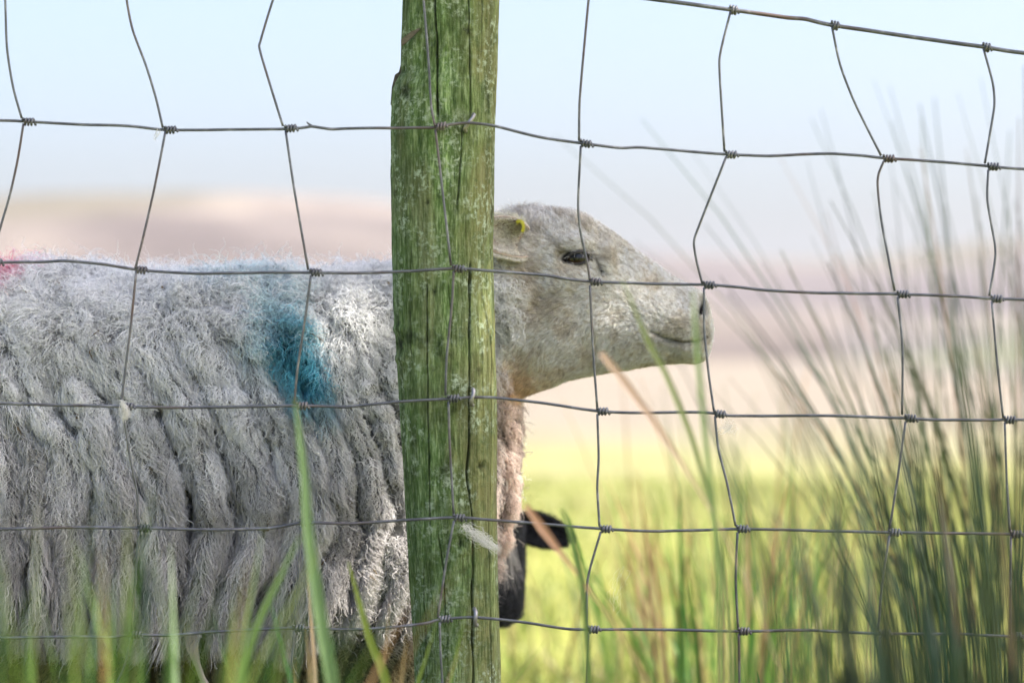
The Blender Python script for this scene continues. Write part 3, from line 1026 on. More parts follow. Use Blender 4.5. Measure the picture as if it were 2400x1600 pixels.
def skin_dark(p):
    """bare dark skin: eye rims, lips, nostrils"""
    u, v, wv = p[..., 0], p[..., 1], p[..., 2]
    e = 1 - sstep(0.85, 1.2, np.sqrt(((u - EYE[0] - 2) / 40) ** 2 + ((v - EYE[1]) / 20) ** 2))
    e = e * (np.abs(wv) > 60)
    tr = np.exp(-(polydist(u, v, TEAR) / 6.5) ** 2) * (np.abs(wv) > 40)
    mo = np.exp(-(polydist(u, v, MOUTH) / 4.5) ** 2) * (u > 1480)
    no = np.exp(-(((u - 1610 + 0.25 * (v - 713)) / 9) ** 2 + ((v - 713) / 20) ** 2)) * (np.abs(wv) > 12) * (u > 1560)
    return np.maximum.reduce([e, tr, mo, no * 1.4]).clip(0, 1)


face = ~wm & (ev_[:, 1] < 1200)
colv = np.where(wm[:, None], wool_colour(ev_) * 0.32, face_colour(ev_) * 0.75)  # mesh under the fleece darkened so gaps between locks look shaded
leg = (~wm) & (ev_[:, 1] >= 1200)
colv[leg] = np.array([0.42, 0.38, 0.32])
colv[leg & (ev_[:, 1] > GV - 60)] = np.array([0.05, 0.045, 0.04])
sk = skin_dark(ev_)[:, None] * face[:, None]
colv = colv * (1 - sk) + np.array([0.008, 0.007, 0.007]) * sk

EWE_ROOT = E2W(np.array([250, GV, 0.0])); EWE_ROOT[2] = 0.0
ewe = empty("sheep", EWE_ROOT, "white-faced woolly ewe in profile with blue paint mark, head beyond the post", "sheep")
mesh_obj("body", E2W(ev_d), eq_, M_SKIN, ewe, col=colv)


def sample(V, Q, Nrm, n, wfun):
    a, b, c, d = (V[Q[:, k]] for k in range(4))
    area = 0.5 * np.linalg.norm(np.cross(c - a, d - b), axis=1)
    cen = (a + b + c + d) / 4
    nn = nrm(Nrm[Q].mean(1))
    wt = area * wfun(cen, nn)
    cdf = np.cumsum(wt); cdf /= cdf[-1]
    f = np.searchsorted(cdf, rng.random(n)).clip(0, len(Q) - 1)
    s, t = rng.random((2, n, 1))
    A, B, C, D = (V[Q[f, k]] for k in range(4))
    p = (A * (1 - s) + B * s) * (1 - t) + (D * (1 - s) + C * s) * t
    A, B, C, D = (Nrm[Q[f, k]] for k in range(4))
    nn = nrm((A * (1 - s) + B * s) * (1 - t) + (D * (1 - s) + C * s) * t)
    return p, nn


def tangent(n, d):
    return nrm(d - n * np.einsum('ij,ij->i', n, d)[:, None])


def make_fleece(n):
    p, nn = sample(ev_d, eq_, en_d, n, lambda c, m: wool_mask(c) * np.where(m[:, 2] < 0.25, 1.0, 0.2) * np.where(c[:, 0] < -60, 0.3, 1.0) * np.where(c[:, 1] > 1450, 0.6, 1.0))
    p = p - nn * 2.0
    cells = wool_cells(p, nn)
    groove = sstep(0.0, 0.28, np.abs(2 * cells[5] - 1) - 0.52 + 0.14 * sstep(1000, 1150, p[:, 1])) * sstep(760, 940, p[:, 1]) * (0.35 + 0.65 * hash01(cells[7], 15))
    kp = rng.random(n) > 0.98 * groove
    p, nn = p[kp], nn[kp]; n = len(p)
    lid, ls, rs, lw_, rl, cs, small, cid = (c_[kp] for c_ in cells)
    cw_ = (_cb[1:] - _cb[:-1])[cid // 2]
    groove = groove[kp]
    u, v, wv = p.T
    h1, h2, h3, h4, h5, h6 = (hash01(lid, k) for k in (1, 2, 3, 4, 7, 8))
    r1, r2, r3, r4, r5, r6 = rng.random((6, n))
    g1, g2, g3 = rng.standard_normal((3, n))
    fluff = sstep(860, 680, v) * (1 - 0.45 * small)
    topn = sstep(0.35, 0.85, -nn[:, 1])
    slope = (curve_off(v + 20) - curve_off(v)) / 20.0
    d = np.stack([-slope * 0.9 - 0.10 + 0.55 * (h1 - 0.5), np.ones(n), 0.4 * (h2 - 0.5)], -1)
    dback = np.stack([-0.55 + 0.9 * (h1 - 0.5), 0.55 + 0 * u, np.sign(wv) * 0.7 + 0.6 * (h2 - 0.5)], -1)
    d = d * (1 - topn[:, None]) + dback * topn[:, None]
    # loose wool swirls: direction wanders with a smooth noise field
    q3 = p * 0.022
    sw = np.stack([fbm(q3, 151, 2), fbm(q3 + 50, 153, 2), fbm(q3 + 90, 155, 2)], -1)
    d = d + sw * (0.4 + 2.7 * fluff)[:, None]
    fl = tangent(nn, d + 0.22 * np.stack([g1, g2, g3], -1) * (1 + fluff)[:, None])
    across = np.cross(nn, fl)
    flank_tip = sstep(1200, 1330, v) * (1 - sstep(1385, 1430, v))
    under = sstep(1400, 1450, v)
    curlz = sstep(790, 850, u) * sstep(1150, 1240, v)
    body = sstep(760, 930, v)
    L = (42 - 13 * body + 18 * h3) * (1 + 0.22 * g1.clip(-1.6, 1.6)) * (1 - 0.36 * small) * (1 - 0.25 * under)
    string = sstep(1020, 1200, v) * (1 - small)
    L = L * (1 + 1.3 * flank_tip * h4 ** 1.5) + 20 * string * (0.5 + h4)
    lift = (1 - 0.6 * groove) * (15 + 17 * h4) * (1 - 0.45 * body) * (1 - 0.32 * small) * (0.75 + 0.5 * r2) * (1 + 0.25 * fluff)
    off = (ls - 0.5) * lw_
    sgn = np.sign(across[:, 0]); sgn[sgn == 0] = 1
    clump = np.clip((0.92 - 0.45 * fluff + 0.06 * string) * (0.70 + 0.34 * r3), 0, 0.97)
    to_tip = (1 - rs) * rl * 0.8 + 0.30 * L
    end_t = L * (1 - 0.6 * clump) + to_tip * 0.6 * clump
    end_a = -sgn * (off * clump + (cs - 0.5) * cw_ * 0.42 * sstep(800, 980, v) * (1 - 0.5 * small))
    k = 10
    t1 = np.linspace(0, 1, k)
    t = t1[None, :, None]
    up = np.sin(np.pi * np.clip(t * 0.66, 0, 1)) ** 0.8
    pts = p[:, None, :] + fl[:, None, :] * end_t[:, None, None] * t ** 1.25 + across[:, None, :] * end_a[:, None, None] * t ** 1.2 + nn[:, None, :] * lift[:, None, None] * up
    ph = 2 * np.pi * (h5 + 0.16 * r4)[:, None]
    wl = (13 + 9 * h2)[:, None]
    arc = t1[None, :] * (L + lift)[:, None]
    amp = ((1.6 + 2.6 * h6) * (1 + 1.3 * curlz))[:, None] * (t1[None, :] ** 0.6)
    pts += across[:, None, :] * (amp * np.sin(2 * np.pi * arc / wl + ph))[..., None]
    pts += nn[:, None, :] * (amp * 0.8 * np.cos(2 * np.pi * arc / (wl * 1.15) + ph * 1.3))[..., None]
    fly = (r5 < 0.09 + 0.15 * fluff)
    fz = np.where(fly, 13.0, 2.6) * (1 + 0.8 * fluff)
    walk = np.cumsum(rng.standard_normal((n, k, 3)), 1) / math.sqrt(k)
    pts += walk * fz[:, None, None] * t
    pts[:, :, 1] += (flank_tip * 14)[:, None] * (t1[None, :] ** 2)
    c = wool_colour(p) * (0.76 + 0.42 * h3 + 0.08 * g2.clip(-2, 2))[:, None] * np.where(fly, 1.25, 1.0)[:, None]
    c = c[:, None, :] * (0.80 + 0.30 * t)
    c = c * np.where(r6 < 0.06, 0.5, 1.0)[:, None, None]
    thick = np.where(r1 < 0.2, 1.35, 0.55 + 0.6 * r1)
    rad = (np.array([1.0, 1.0, 1.0, 1.0, 0.95, 0.9, 0.8, 0.7, 0.5, 0.25]) * 0.00036)[None, :] * thick[:, None]
    straw = rng.choice(n, 160, replace=False)
    c[straw] = np.array([0.16, 0.11, 0.05]); rad[straw] *= 2.2
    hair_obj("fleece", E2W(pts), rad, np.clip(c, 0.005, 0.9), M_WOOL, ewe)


make_fleece(230000)


def hanging_lock():
    n = 700
    path = catmull([(486, 1330, -330), (478, 1400, -335), (484, 1460, -335), (502, 1520, -330), (530, 1560, -325), (548, 1600, -320)], 6)
    m_ = len(path); k = 9
    i0 = rng.random(n) * m_ * 0.8
    tt = np.clip(i0[:, None] + np.linspace(0, 1, k)[None] * 7, 0, m_ - 1)
    b = np.stack([np.interp(tt, np.arange(m_), path[:, q]) for q in range(3)], -1)
    sp = np.interp(tt, [0, m_ * 0.5, m_ * 0.72, m_ * 0.86, m_], [9, 2.2, 3, 15, 9])
    pts = b + rng.standard_normal((n, 1, 3)) * sp[..., None] + np.cumsum(rng.standard_normal((n, k, 3)), 1) * sp[..., None] * 0.2
    hair_obj("hanging_lock", E2W(pts), np.array([1, 1, 1, 1, 1, .9, .8, .6, .3])[None] * 0.0003, np.array([0.75, 0.68, 0.60]), M_WOOL, ewe)


hanging_lock()


def make_face_hair(n):
    def wt(c, m):
        return (~wool_mask(c)) * (c[:, 1] < 1000) * np.where(m[:, 2] < 0.2, 1.0, 0.3)
    p, nn = sample(ev_d, eq_, en_d, n, wt)
    u, v, wv = p.T
    sd = skin_dark(p)
    keep = rng.random(n) > sd * 1.3
    p, nn, u, v, wv, sd = p[keep], nn[keep], u[keep], v[keep], wv[keep], sd[keep]
    n = len(p)
    g = rng.standard_normal((n, 3)); r = rng.random((4, n))
    vc = np.interp(u, [h[0] for h in HEAD], [(h[1] + h[2]) / 2 for h in HEAD])
    low = sstep(-40, 90, v - vc)
    d = np.stack([-0.85 + 0.15 * low, -0.30 + 0.95 * low, np.zeros(n)], -1)
    # round the eye the hair parts: above it grows up, in front down
    crown = sstep(575, 520, v) * sstep(1420, 1330, u)
    d += crown[:, None] * np.array([0.35, -1.0, 0])
    wob = fbm(np.stack([u * 0.025, v * 0.025, wv * 0.025], -1), 111, 2)
    d += np.stack([0.6 * wob, 0.6 * fbm(np.stack([u * 0.025, v * 0.025, wv * 0.025], -1), 115, 2), 0 * wob], -1)
    cl = np.floor(np.stack([u, v, wv], -1) / 9.0 + 3 * wob[:, None]).astype(np.int64)
    ck = cl[:, 0] * 7919 + cl[:, 1] * 104729 + cl[:, 2] * 1299709
    d += np.stack([hash01(ck, 3) - 0.5, hash01(ck, 4) - 0.5, hash01(ck, 5) - 0.5], -1) * 0.7
    fl = tangent(nn, d + 0.18 * g)
    L = (12 + 6 * r[0]) * (1 + 0.2 * wob)
    L = L * np.interp(u, [1150, 1400, 1500, 1625], [1.35, 1.0, 0.8, 0.55])
    L = L * (1 + 0.45 * crown) * (1 + 0.7 * sstep(1260, 1180, u))
    lift = L * (0.30 + 0.25 * r[1]) * (1 + 0.25 * crown)
    k = 5
    t = np.linspace(0, 1, k)[None, :, None]
    pts = (p - nn * 1.0)[:, None, :] + fl[:, None, :] * (L[:, None, None] * t ** 1.1) + nn[:, None, :] * (lift[:, None, None] * np.sin(t * 1.9))
    pts += np.cumsum(rng.standard_normal((n, k, 3)), 1) * t * (0.45 + 0.9 * crown)[:, None, None]
    c = face_colour(p) * (0.80 + 0.35 * r[2] + 0.35 * hash01(ck, 6))[:, None]
    c = np.where((r[3] < 0.2)[:, None], c * np.array([0.55, 0.48, 0.40]), c)
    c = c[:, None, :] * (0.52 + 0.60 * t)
    c = c * (1 - 0.85 * sd[:, None, None])
    rad = np.array([1, 0.95, 0.85, 0.65, 0.3])[None, :] * 0.00023 * (0.7 + 0.6 * r[1])[:, None]
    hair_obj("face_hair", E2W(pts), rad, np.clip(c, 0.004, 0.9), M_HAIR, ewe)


make_face_hair(125000)


def surf_w(u, v):
    ws = np.linspace(-200, 0, 801)
    f = ewe_field(np.full_like(ws, u), np.full_like(ws, v), ws)
    i = np.argmax(f < 0)
    return ws[i]


def uvsphere(c, r, nu=24, nv_=14, sc=(1, 1, 1)):
    V = []
    for i in range(nv_ + 1):
        th = math.pi * i / nv_
        for j in range(nu):
            ph = 2 * math.pi * j / nu
            V.append((c[0] + r * sc[0] * math.sin(th) * math.cos(ph), c[1] + r * sc[1] * math.cos(th), c[2] + r * sc[2] * math.sin(th) * math.sin(ph)))
    F = [(i * nu + j, (i + 1) * nu + j, (i + 1) * nu + (j + 1) % nu, i * nu + (j + 1) % nu) for i in range(nv_) for j in range(nu)]
    return np.array(V), F


def eye_mat():
    m, t, b = new_mat("sheep_eye")
    tc = N_(t, "ShaderNodeTexCoord")
    at = N_(t, "ShaderNodeAttribute", attribute_name="Col")
    t.links.new(at.outputs['Color'], b.inputs['Base Color'])
    b.inputs['Roughness'].default_value = 0.12
    b.inputs['Specular IOR Level'].default_value = 0.5
    b.inputs['Coat Weight'].default_value = 0.0
    b.inputs['Coat Roughness'].default_value = 0.03
    return m


M_EYE = eye_mat()
M_LID = plain("eyelid_skin", (0.03, 0.026, 0.026), 0.45, var=0.3, scale=300)


def make_eye(sign):
    ws = surf_w(*EYE)
    c = np.array([EYE[0] + 1, EYE[1] - 2, ws + 13.0])
    rr = 31.0
    V, F = uvsphere(c, rr, 36, 24)
    rel = (V - c) / rr
    d = np.hypot(rel[:, 0], (rel[:, 1]) * 1.9)
    iris = np.hypot(rel[:, 0] / 0.85, rel[:, 1] / 0.85) < 0.8
    col = np.where(iris[:, None], np.array([0.045, 0.022, 0.01]), np.array([0.05, 0.04, 0.035]))
    pup = (np.abs(rel[:, 0]) < 0.6) & (np.abs(rel[:, 1] + 0.1) < 0.3)
    col = np.where(pup[:, None], np.array([0.004, 0.004, 0.006]), col)
    V2 = V.copy(); V2[:, 2] *= -sign
    if sign > 0:
        F = [f[::-1] for f in F]
    eye = mesh_obj("eye", E2W(V2), F, M_EYE, ewe, col=col)
    # lids: a loop of dark skin hugging the ball
    for nm, amp, rad in (("upper_eyelid", -15.0, 4.6), ("lower_eyelid", 12.5, 3.2)):
        pts = []
        for q in np.linspace(-1, 1, 21):
            du = 31 * q; dv = amp * (1 - abs(q) ** 2.2) + 3.5 * (-q) + 1
            rem = max((rr + 1.0) ** 2 - du * du * 0.55 - dv * dv, 60)
            pts.append((c[0] + du, c[1] + dv, c[2] - math.sqrt(rem) + (2.5 if abs(q) > 0.8 else 0)))
        pts = np.array(pts); pts[:, 2] *= -sign
        V3, F3 = tube(E2W(pts), np.array([SE * rad * (0.55 + 0.45 * (1 - abs(q) ** 2)) for q in np.linspace(-1, 1, 21)]), 10)
        mesh_obj(nm, V3, F3, M_LID, eye)
    # pale lashes over the upper lid
    n = 20
    q = rng.uniform(-0.95, 0.95, n)
    root = np.stack([c[0] + 29 * q, c[1] - 11.5 * (1 - np.abs(q) ** 2.2) - 3.5 * q, np.full(n, c[2] - 24.0)], -1)
    t = np.linspace(0, 1, 5)[None, :, None]
    d = np.stack([-0.15 + 0.5 * q + 0.25 * rng.standard_normal(n), 0.15 + 0.3 * rng.standard_normal(n), -0.9 + 0 * q], -1)
    pts = root[:, None, :] + d[:, None, :] * t * (11 + 6 * rng.random(n))[:, None, None] + np.array([0, 2.0, 0]) * t ** 2
    pts[..., 2] *= -sign
    hair_obj("eyelash", E2W(pts), np.array([1, 0.9, 0.7, 0.5, 0.2])[None] * 0.00026, np.array([0.62, 0.60, 0.56]), M_HAIR, eye)


make_eye(-1)
make_eye(1)


def make_ear(sign):
    """leaf-shaped shell; root at the side of the poll, tip backwards; hollow side outwards"""
    root = np.array([1196, 568, -108.0])
    axis = nrm(np.array([-0.72, -0.28, -0.62]))
    upv = nrm(np.array([-0.05, -1.0, 0.25])); upv = nrm(upv - axis * np.dot(upv, axis))
    out = np.cross(axis, upv)
    if out[2] > 0: out = -out
    Ln = 178.0
    nu, nv_ = 22, 15
    V = []; Nn = []
    for i in range(nu):
        s = i / (nu - 1)
        wd = 46 * (math.sin(math.pi * min(1, 0.16 + 0.84 * s)) ** 0.62) * (1 - 0.25 * s) + 1
        c = root + axis * Ln * s + np.array([0, 26 * s * s, 0])
        for j in range(nv_):
            a = (j / (nv_ - 1) * 2 - 1)
            cup = 1.5 * (1 - 0.4 * s)
            an = a * cup * 1.15
            V.append(c + upv * wd * math.sin(an) / math.sin(1.25) + out * wd * (1 - math.cos(an)) * 0.95 - out * wd * 0.25)
    V = np.array(V)
    F = np.array([(i * nv_ + j, i * nv_ + j + 1, (i + 1) * nv_ + j + 1, (i + 1) * nv_ + j) for i in range(nu - 1) for j in range(nv_ - 1)])
    nb = vnormals(V, F)
    if (nb @ out).mean() < 0: nb = -nb; F = F[:, ::-1]
    th = 4.5
    Vb = V - nb * th
    n0 = len(V)
    rim = [i * nv_ for i in range(nu)] + [(nu - 1) * nv_ + j for j in range(1, nv_)] + [i * nv_ + nv_ - 1 for i in range(nu - 2, -1, -1)] + [j for j in range(nv_ - 2, 0, -1)]
    allV = np.vstack([V, Vb])
    allF = np.vstack([F, F[:, ::-1] + n0, np.array([(rim[q], rim[(q + 1) % len(rim)], rim[(q + 1) % len(rim)] + n0, rim[q] + n0) for q in range(len(rim))])])
    col = np.vstack([np.tile([0.34, 0.24, 0.18], (n0, 1)), np.tile([0.55, 0.51, 0.45], (n0, 1))])
    W = allV.copy(); W[:, 2] *= -sign
    Fq = allF if sign < 0 else allF[:, ::-1]
    ear = mesh_obj("ear", E2W(W), Fq, M_SKIN, ewe, col=col)
    # fine hair over both faces, denser on the rim
    nh = 5200 if sign < 0 else 1500
    pF, nF = sample(np.vstack([V, Vb]), np.vstack([F, F[:, ::-1] + n0]), np.vstack([nb, -nb]), nh, lambda c, m: np.where((m @ out) > 0, 0.5, 1.0))
    g = rng.standard_normal((nh, 3))
    fl = tangent(nF, axis[None] * 0.9 + 0.45 * g)
    Lh = 13 + 8 * rng.random(nh)
    t = np.linspace(0, 1, 5)[None, :, None]
    pts = pF[:, None, :] + fl[:, None, :] * Lh[:, None, None] * t + nF[:, None, :] * (6 * np.sin(t * 2.2)) + np.cumsum(rng.standard_normal((nh, 5, 3)), 1) * t * 0.7
    pts[..., 2] *= -sign
    c = np.array([0.80, 0.77, 0.70]) * (0.75 + 0.4 * rng.random((nh, 1)))
    hair_obj("ear_hair", E2W(pts), np.array([1, 0.9, 0.8, 0.6, 0.3])[None] * 0.00030, c[:, None, :] * np.ones((1, 5, 1)), M_HAIR, ear)
    if sign < 0:
        # plastic loop tag bent over the upper rim
        tagm = plain("ear_tag_plastic", (0.55, 0.50, 0.05), 0.35, var=0.15, scale=30)
        path = catmull([(1184, 515), (1190, 511), (1198, 512), (1204, 519), (1205, 530), (1202, 540)], 4)
        nrm2 = np.gradient(path, axis=0); nrm2 = nrm(np.stack([nrm2[:, 1], -nrm2[:, 0]], -1))
        m_ = len(path)
        wdt = 21 + 3 * np.sin(np.linspace(0, np.pi, m_))
        Vt = []
        for oo, ww in ((0, -1), (0, 1), (7.0, 1), (7.0, -1)):
            Vt.append(np.stack([path[:, 0] - nrm2[:, 0] * oo, path[:, 1] - nrm2[:, 1] * oo, -140 + ww * wdt], -1))
        Vt = np.vstack(Vt)
        Ft = [(a * m_ + q, a * m_ + q + 1, b * m_ + q + 1, b * m_ + q) for a, b in ((0, 1), (1, 2), (2, 3), (3, 0)) for q in range(m_ - 1)]
        Ft += [(0, m_, 2 * m_, 3 * m_), (m_ - 1, 4 * m_ - 1, 3 * m_ - 1, 2 * m_ - 1)]
        mesh_obj("ear_tag", E2W(Vt), Ft, tagm, ear, smooth=False, label="yellow-green plastic ear tag")


make_ear(-1)
make_ear(1)

# ------------------------------------------------------------------ second sheep: black-faced lamb grazing behind the ewe
YL = 3.74
GVL = (800 + CAM_Z / (KPX * YL)) / DS


def lamb_field(U, V, W):
    f = cone(U, V, W, (560, 1180, 20), 150, (860, 1180, 10), 140)
    f = smin(f, cone(U, V, W, (860, 1170, 10), 125, (1060, 1185, -10), 78), 50)
    f = smin(f, cone(U, V, W, (1080, 1185, -20), 68, (1108, 1215, -40), 74), 30)
    # head hanging down: loft along v
    tv = np.array([1130, 1165, 1200, 1250, 1300, 1345, 1380, 1405, 1420.])
    hu = np.array([52, 68, 74, 72, 64, 54, 48, 42, 20.])
    hw = np.array([60, 88, 98, 92, 78, 64, 54, 44, 20.])
    cu = np.array([1116, 1120, 1124, 1130, 1138, 1146, 1150, 1152, 1152.])
    cw = np.array([-30, -40, -52, -66, -80, -92, -98, -102, -104.])
    a = np.interp(V, tv, hu); b = np.interp(V, tv, hw); c = np.interp(V, tv, cu); d = np.interp(V, tv, cw)
    h = (np.sqrt(((U - c) / a) ** 2 + ((W - d) / b) ** 2) - 1) * np.minimum(a, b)
    h = np.maximum(h, np.maximum(1125 - V, V - 1424))
    h = h - 6 * np.exp(-(((V - 1205) / 20) ** 2 + ((np.abs(U - 1118) - 66) / 20) ** 2))
    h = h + 8 * np.exp(-(((V - 1398) / 10) ** 2 + ((np.abs(U - 1138) - 36) / 12) ** 2 + ((W + 125) / 30) ** 2))
    f = smin(f, h, 16)
    for (u0, w0) in ((860, -75), (860, 85), (520, -80), (520, 90)):
        f = smin(f, cone(U, V, W, (u0, 1280, w0), 62, (u0 - 8, 1500, w0), 30), 36)
        f = smin(f, cone(U, V, W, (u0 - 8, 1500, w0), 30, (u0 + 6, GVL - 22, w0), 22), 12)
    return f


lu = axis_grid(390, 1230, 1030, 1228, 5, 13); lv_ = axis_grid(1010, GVL + 20, 1110, 1440, 5, 13); lw = axis_grid(-240, 190, -210, 80, 6, 13)
LU, LV, LW = np.meshgrid(lu, lv_, lw, indexing='ij')
lvv, lq = surface_nets(lu, lv_, lw, lamb_field(LU, LV, LW))
lvv = relax(lvv, lq, 2, 0.4)
ln = vnormals(lvv, lq)
if np.einsum('ij,ij->i', ln, lvv - lvv.mean(0)).mean() < 0:
    lq = lq[:, ::-1]; ln = -ln
lamb = empty("sheep", (E2W(np.array([700, GVL, 0.0]), YL)[0], YL, 0.0), "black-faced lamb grazing head down behind the post and the ewe", "sheep")


def lamb_black(p):
    return sstep(1050, 1090, p[..., 0] + 0.2 * (p[..., 1] - 1180))


lb = lamb_black(lvv)[:, None]
lc = np.array([0.5, 0.46, 0.41]) * (1 - lb) + np.array([0.03, 0.03, 0.036]) * lb
lc[lvv[:, 1] > 1490] = (0.03, 0.03, 0.03)
mesh_obj("body", E2W(lvv, YL), lq, M_SKIN, lamb, col=lc)


def make_lamb_hair(n):
    p, nn = sample(lvv, lq, ln, n, lambda c, m: np.where(c[:, 0] > 1040, 6.0, 1.0) * (c[:, 1] < 1470))
    g = rng.standard_normal((n, 3)); r = rng.random((4, n))
    bl = lamb_black(p)
    fl = tangent(nn, np.stack([-0.3 + 0 * r[0], 0.2 - 0.9 * bl, 0 * r[0]], -1) + 0.3 * g)
    L = np.where(bl > 0.5, 10 + 6 * r[0], 34 + 16 * r[0])
    k = 5
    t = np.linspace(0, 1, k)[None, :, None]
    pts = p[:, None, :] + fl[:, None, :] * L[:, None, None] * t + nn[:, None, :] * (L * 0.4)[:, None, None] * np.sin(1.9 * t) + np.cumsum(rng.standard_normal((n, k, 3)), 1) * t * np.where(bl > 0.5, 0.6, 2.4)[:, None, None]
    c = np.where((bl > 0.5)[:, None], np.array([0.05, 0.052, 0.065]) * (0.4 + 1.6 * r[2])[:, None], np.array([0.6, 0.55, 0.49]) * (0.8 + 0.3 * r[2])[:, None])
    hair_obj("coat", E2W(pts, YL), np.array([1, 1, 0.8, 0.6, 0.3])[None] * 0.00036, c[:, None, :] * np.ones((1, k, 1)), M_HAIR, lamb)
    # pale forelock falling over the side of the face
    n2 = 900
    s = rng.random(n2)
    root = np.stack([1128 + 36 * rng.random(n2), 1180 + 60 * s, np.full(n2, -140.0) + 20 * rng.random(n2)], -1)
    t = np.linspace(0, 1, 7)[None, :, None]
    d = np.stack([10 + 16 * rng.standard_normal(n2), 70 + 50 * rng.random(n2), -18 + 8 * rng.standard_normal(n2)], -1)
    pts = root[:, None, :] + d[:, None, :] * t + np.cumsum(rng.standard_normal((n2, 7, 3)), 1) * t * 2.2 + np.array([-8, 0, 0]) * t ** 2
    hair_obj("forelock", E2W(pts, YL), np.array([1, 1, 1, 0.9, 0.8, 0.6, 0.3])[None] * 0.00040, np.array([0.66, 0.62, 0.57]), M_WOOL, lamb)


make_lamb_hair(26000)


def make_lamb_ear(sign):
    c0 = np.array([1118.0, 1190, -50])
    axis = nrm(np.array([1.0 * sign, 0.16, -0.12])); upv = np.array([-0.16 * sign, 1.0, 0]); upv = nrm(upv - axis * upv.dot(axis)); out = np.cross(axis, upv)
    if out[2] > 0: out = -out
    nu, nv_ = 18, 11
    V = []
    for i in range(nu):
        s = i / (nu - 1)
        wd = 36 * (math.sin(math.pi * min(1, 0.12 + 0.88 * s)) ** 0.6) + 1
        for j in range(nv_):
            a = (j / (nv_ - 1) * 2 - 1)
            V.append(c0 + axis * (62 + 136 * s) + upv * wd * math.sin(a * 1.1) / math.sin(1.1) + out * (wd * (1 - math.cos(a * 1.1)) - 8) + np.array([0, 12 * s * s, 0]))
    V = np.array(V)
    F = np.array([(i * nv_ + j, i * nv_ + j + 1, (i + 1) * nv_ + j + 1, (i + 1) * nv_ + j) for i in range(nu - 1) for j in range(nv_ - 1)])
    nb = vnormals(V, F)
    n0 = len(V); Vb = V - nb * 4
    rim = [i * nv_ for i in range(nu)] + [(nu - 1) * nv_ + j for j in range(1, nv_)] + [i * nv_ + nv_ - 1 for i in range(nu - 2, -1, -1)] + [j for j in range(nv_ - 2, 0, -1)]
    allF = np.vstack([F, F[:, ::-1] + n0, np.array([(rim[q], rim[(q + 1) % len(rim)], rim[(q + 1) % len(rim)] + n0, rim[q] + n0) for q in range(len(rim))])])
    ear = mesh_obj("ear", E2W(np.vstack([V, Vb]), YL), allF, M_SKIN, lamb, col=np.tile([0.014, 0.014, 0.018], (2 * n0, 1)))
    nh = 2600
    pF, nF = sample(np.vstack([V, Vb]), np.vstack([F, F[:, ::-1] + n0]), np.vstack([nb, -nb]), nh, lambda c, m: np.ones(len(c)))
    fl = tangent(nF, axis[None] + 0.4 * rng.standard_normal((nh, 3)))
    t = np.linspace(0, 1, 4)[None, :, None]
    pts = pF[:, None, :] + fl[:, None, :] * 10 * t + nF[:, None, :] * 4 * np.sin(2 * t)
    hair_obj("ear_hair", E2W(pts, YL), np.array([1, .9, .6, .3])[None] * 0.0003, np.array([0.02, 0.02, 0.025]), M_HAIR, ear)


make_lamb_ear(1)
make_lamb_ear(-1)
V_, F_ = uvsphere(np.array([1184, 1212, -92.0]), 13, 16, 10)
mesh_obj("eye", E2W(V_, YL), F_, M_EYE, lamb, col=np.tile([0.02, 0.014, 0.01], (len(V_), 1)))

# ------------------------------------------------------------------ plants
GREENS = np.array([[0.06, 0.17, 0.035], [0.09, 0.22, 0.04], [0.13, 0.25, 0.045], [0.17, 0.27, 0.06], [0.05, 0.15, 0.06]])
DRYS = np.array([[0.34, 0.24, 0.12], [0.42, 0.30, 0.17], [0.26, 0.17, 0.08], [0.46, 0.38, 0.22]])


def blades(base, height, lean, width, col, k=7, bend=1.8, round_=False, tipdark=None):
    """many folded blades -> V, F, C.  base (n,3), lean (n,2) horizontal offset of the tip"""
    n = len(base)
    t = np.linspace(0, 1, k)[None, :]
    z = base[:, 2:3] + height[:, None] * (t - 0.12 * t ** 3 * (np.linalg.norm(lean, axis=1) / np.maximum(height, 1e-3))[:, None])
    x = base[:, 0:1] + lean[:, 0:1] * t ** bend
    y = base[:, 1:2] + lean[:, 1:2] * t ** bend
    c = np.stack([x, y, z], -1)
    an = rng.uniform(0, 2 * np.pi, n)
    if round_:
        wv = width[:, None] * (1 - 0.75 * t ** 2)
        m = 3
        V = np.empty((n, k, m, 3))
        for j in range(m):
            a = an + 2 * np.pi * j / m
            V[:, :, j] = c + np.stack([np.cos(a)[:, None] * wv, np.sin(a)[:, None] * wv, 0 * wv], -1) * 0.5
        pairs = [(0, 1), (1, 2), (2, 0)]
    else:
        wv = width[:, None] * np.clip(np.sin(np.pi * np.clip(0.22 + 0.78 * t, 0, 1)) ** 0.7, 0.02, 1) * 0.5
        m = 3
        V = np.empty((n, k, m, 3))
        sx, sy = np.cos(an)[:, None], np.sin(an)[:, None]
        side = np.stack([sx * wv, sy * wv, 0 * wv], -1)
        fold = np.stack([-sy * wv, sx * wv, 0 * wv], -1) * 0.45
        V[:, :, 0] = c - side; V[:, :, 1] = c + fold; V[:, :, 2] = c + side
        pairs = [(0, 1), (1, 2)]
    idx = np.arange(n * k * m).reshape(n, k, m)
    F = []
    for a, b in pairs:
        F.append(np.stack([idx[:, :-1, a], idx[:, :-1, b], idx[:, 1:, b], idx[:, 1:, a]], -1).reshape(-1, 4))
    C = np.repeat(np.repeat(col[:, None, :], k, 1), m, 1).reshape(n, k, m, 3)
    if tipdark is not None:
        tt = t[:, :, None, None] ** 2
        C = C * (1 - tt) + C * np.asarray(tipdark) * tt
    return V.reshape(-1, 3), np.vstack(F), C.reshape(-1, 3)


def pick(pal, n, var=0.25):
    c = pal[rng.integers(0, len(pal), n)]
    return c * (1 + var * rng.uniform(-1, 1, (n, 1)))


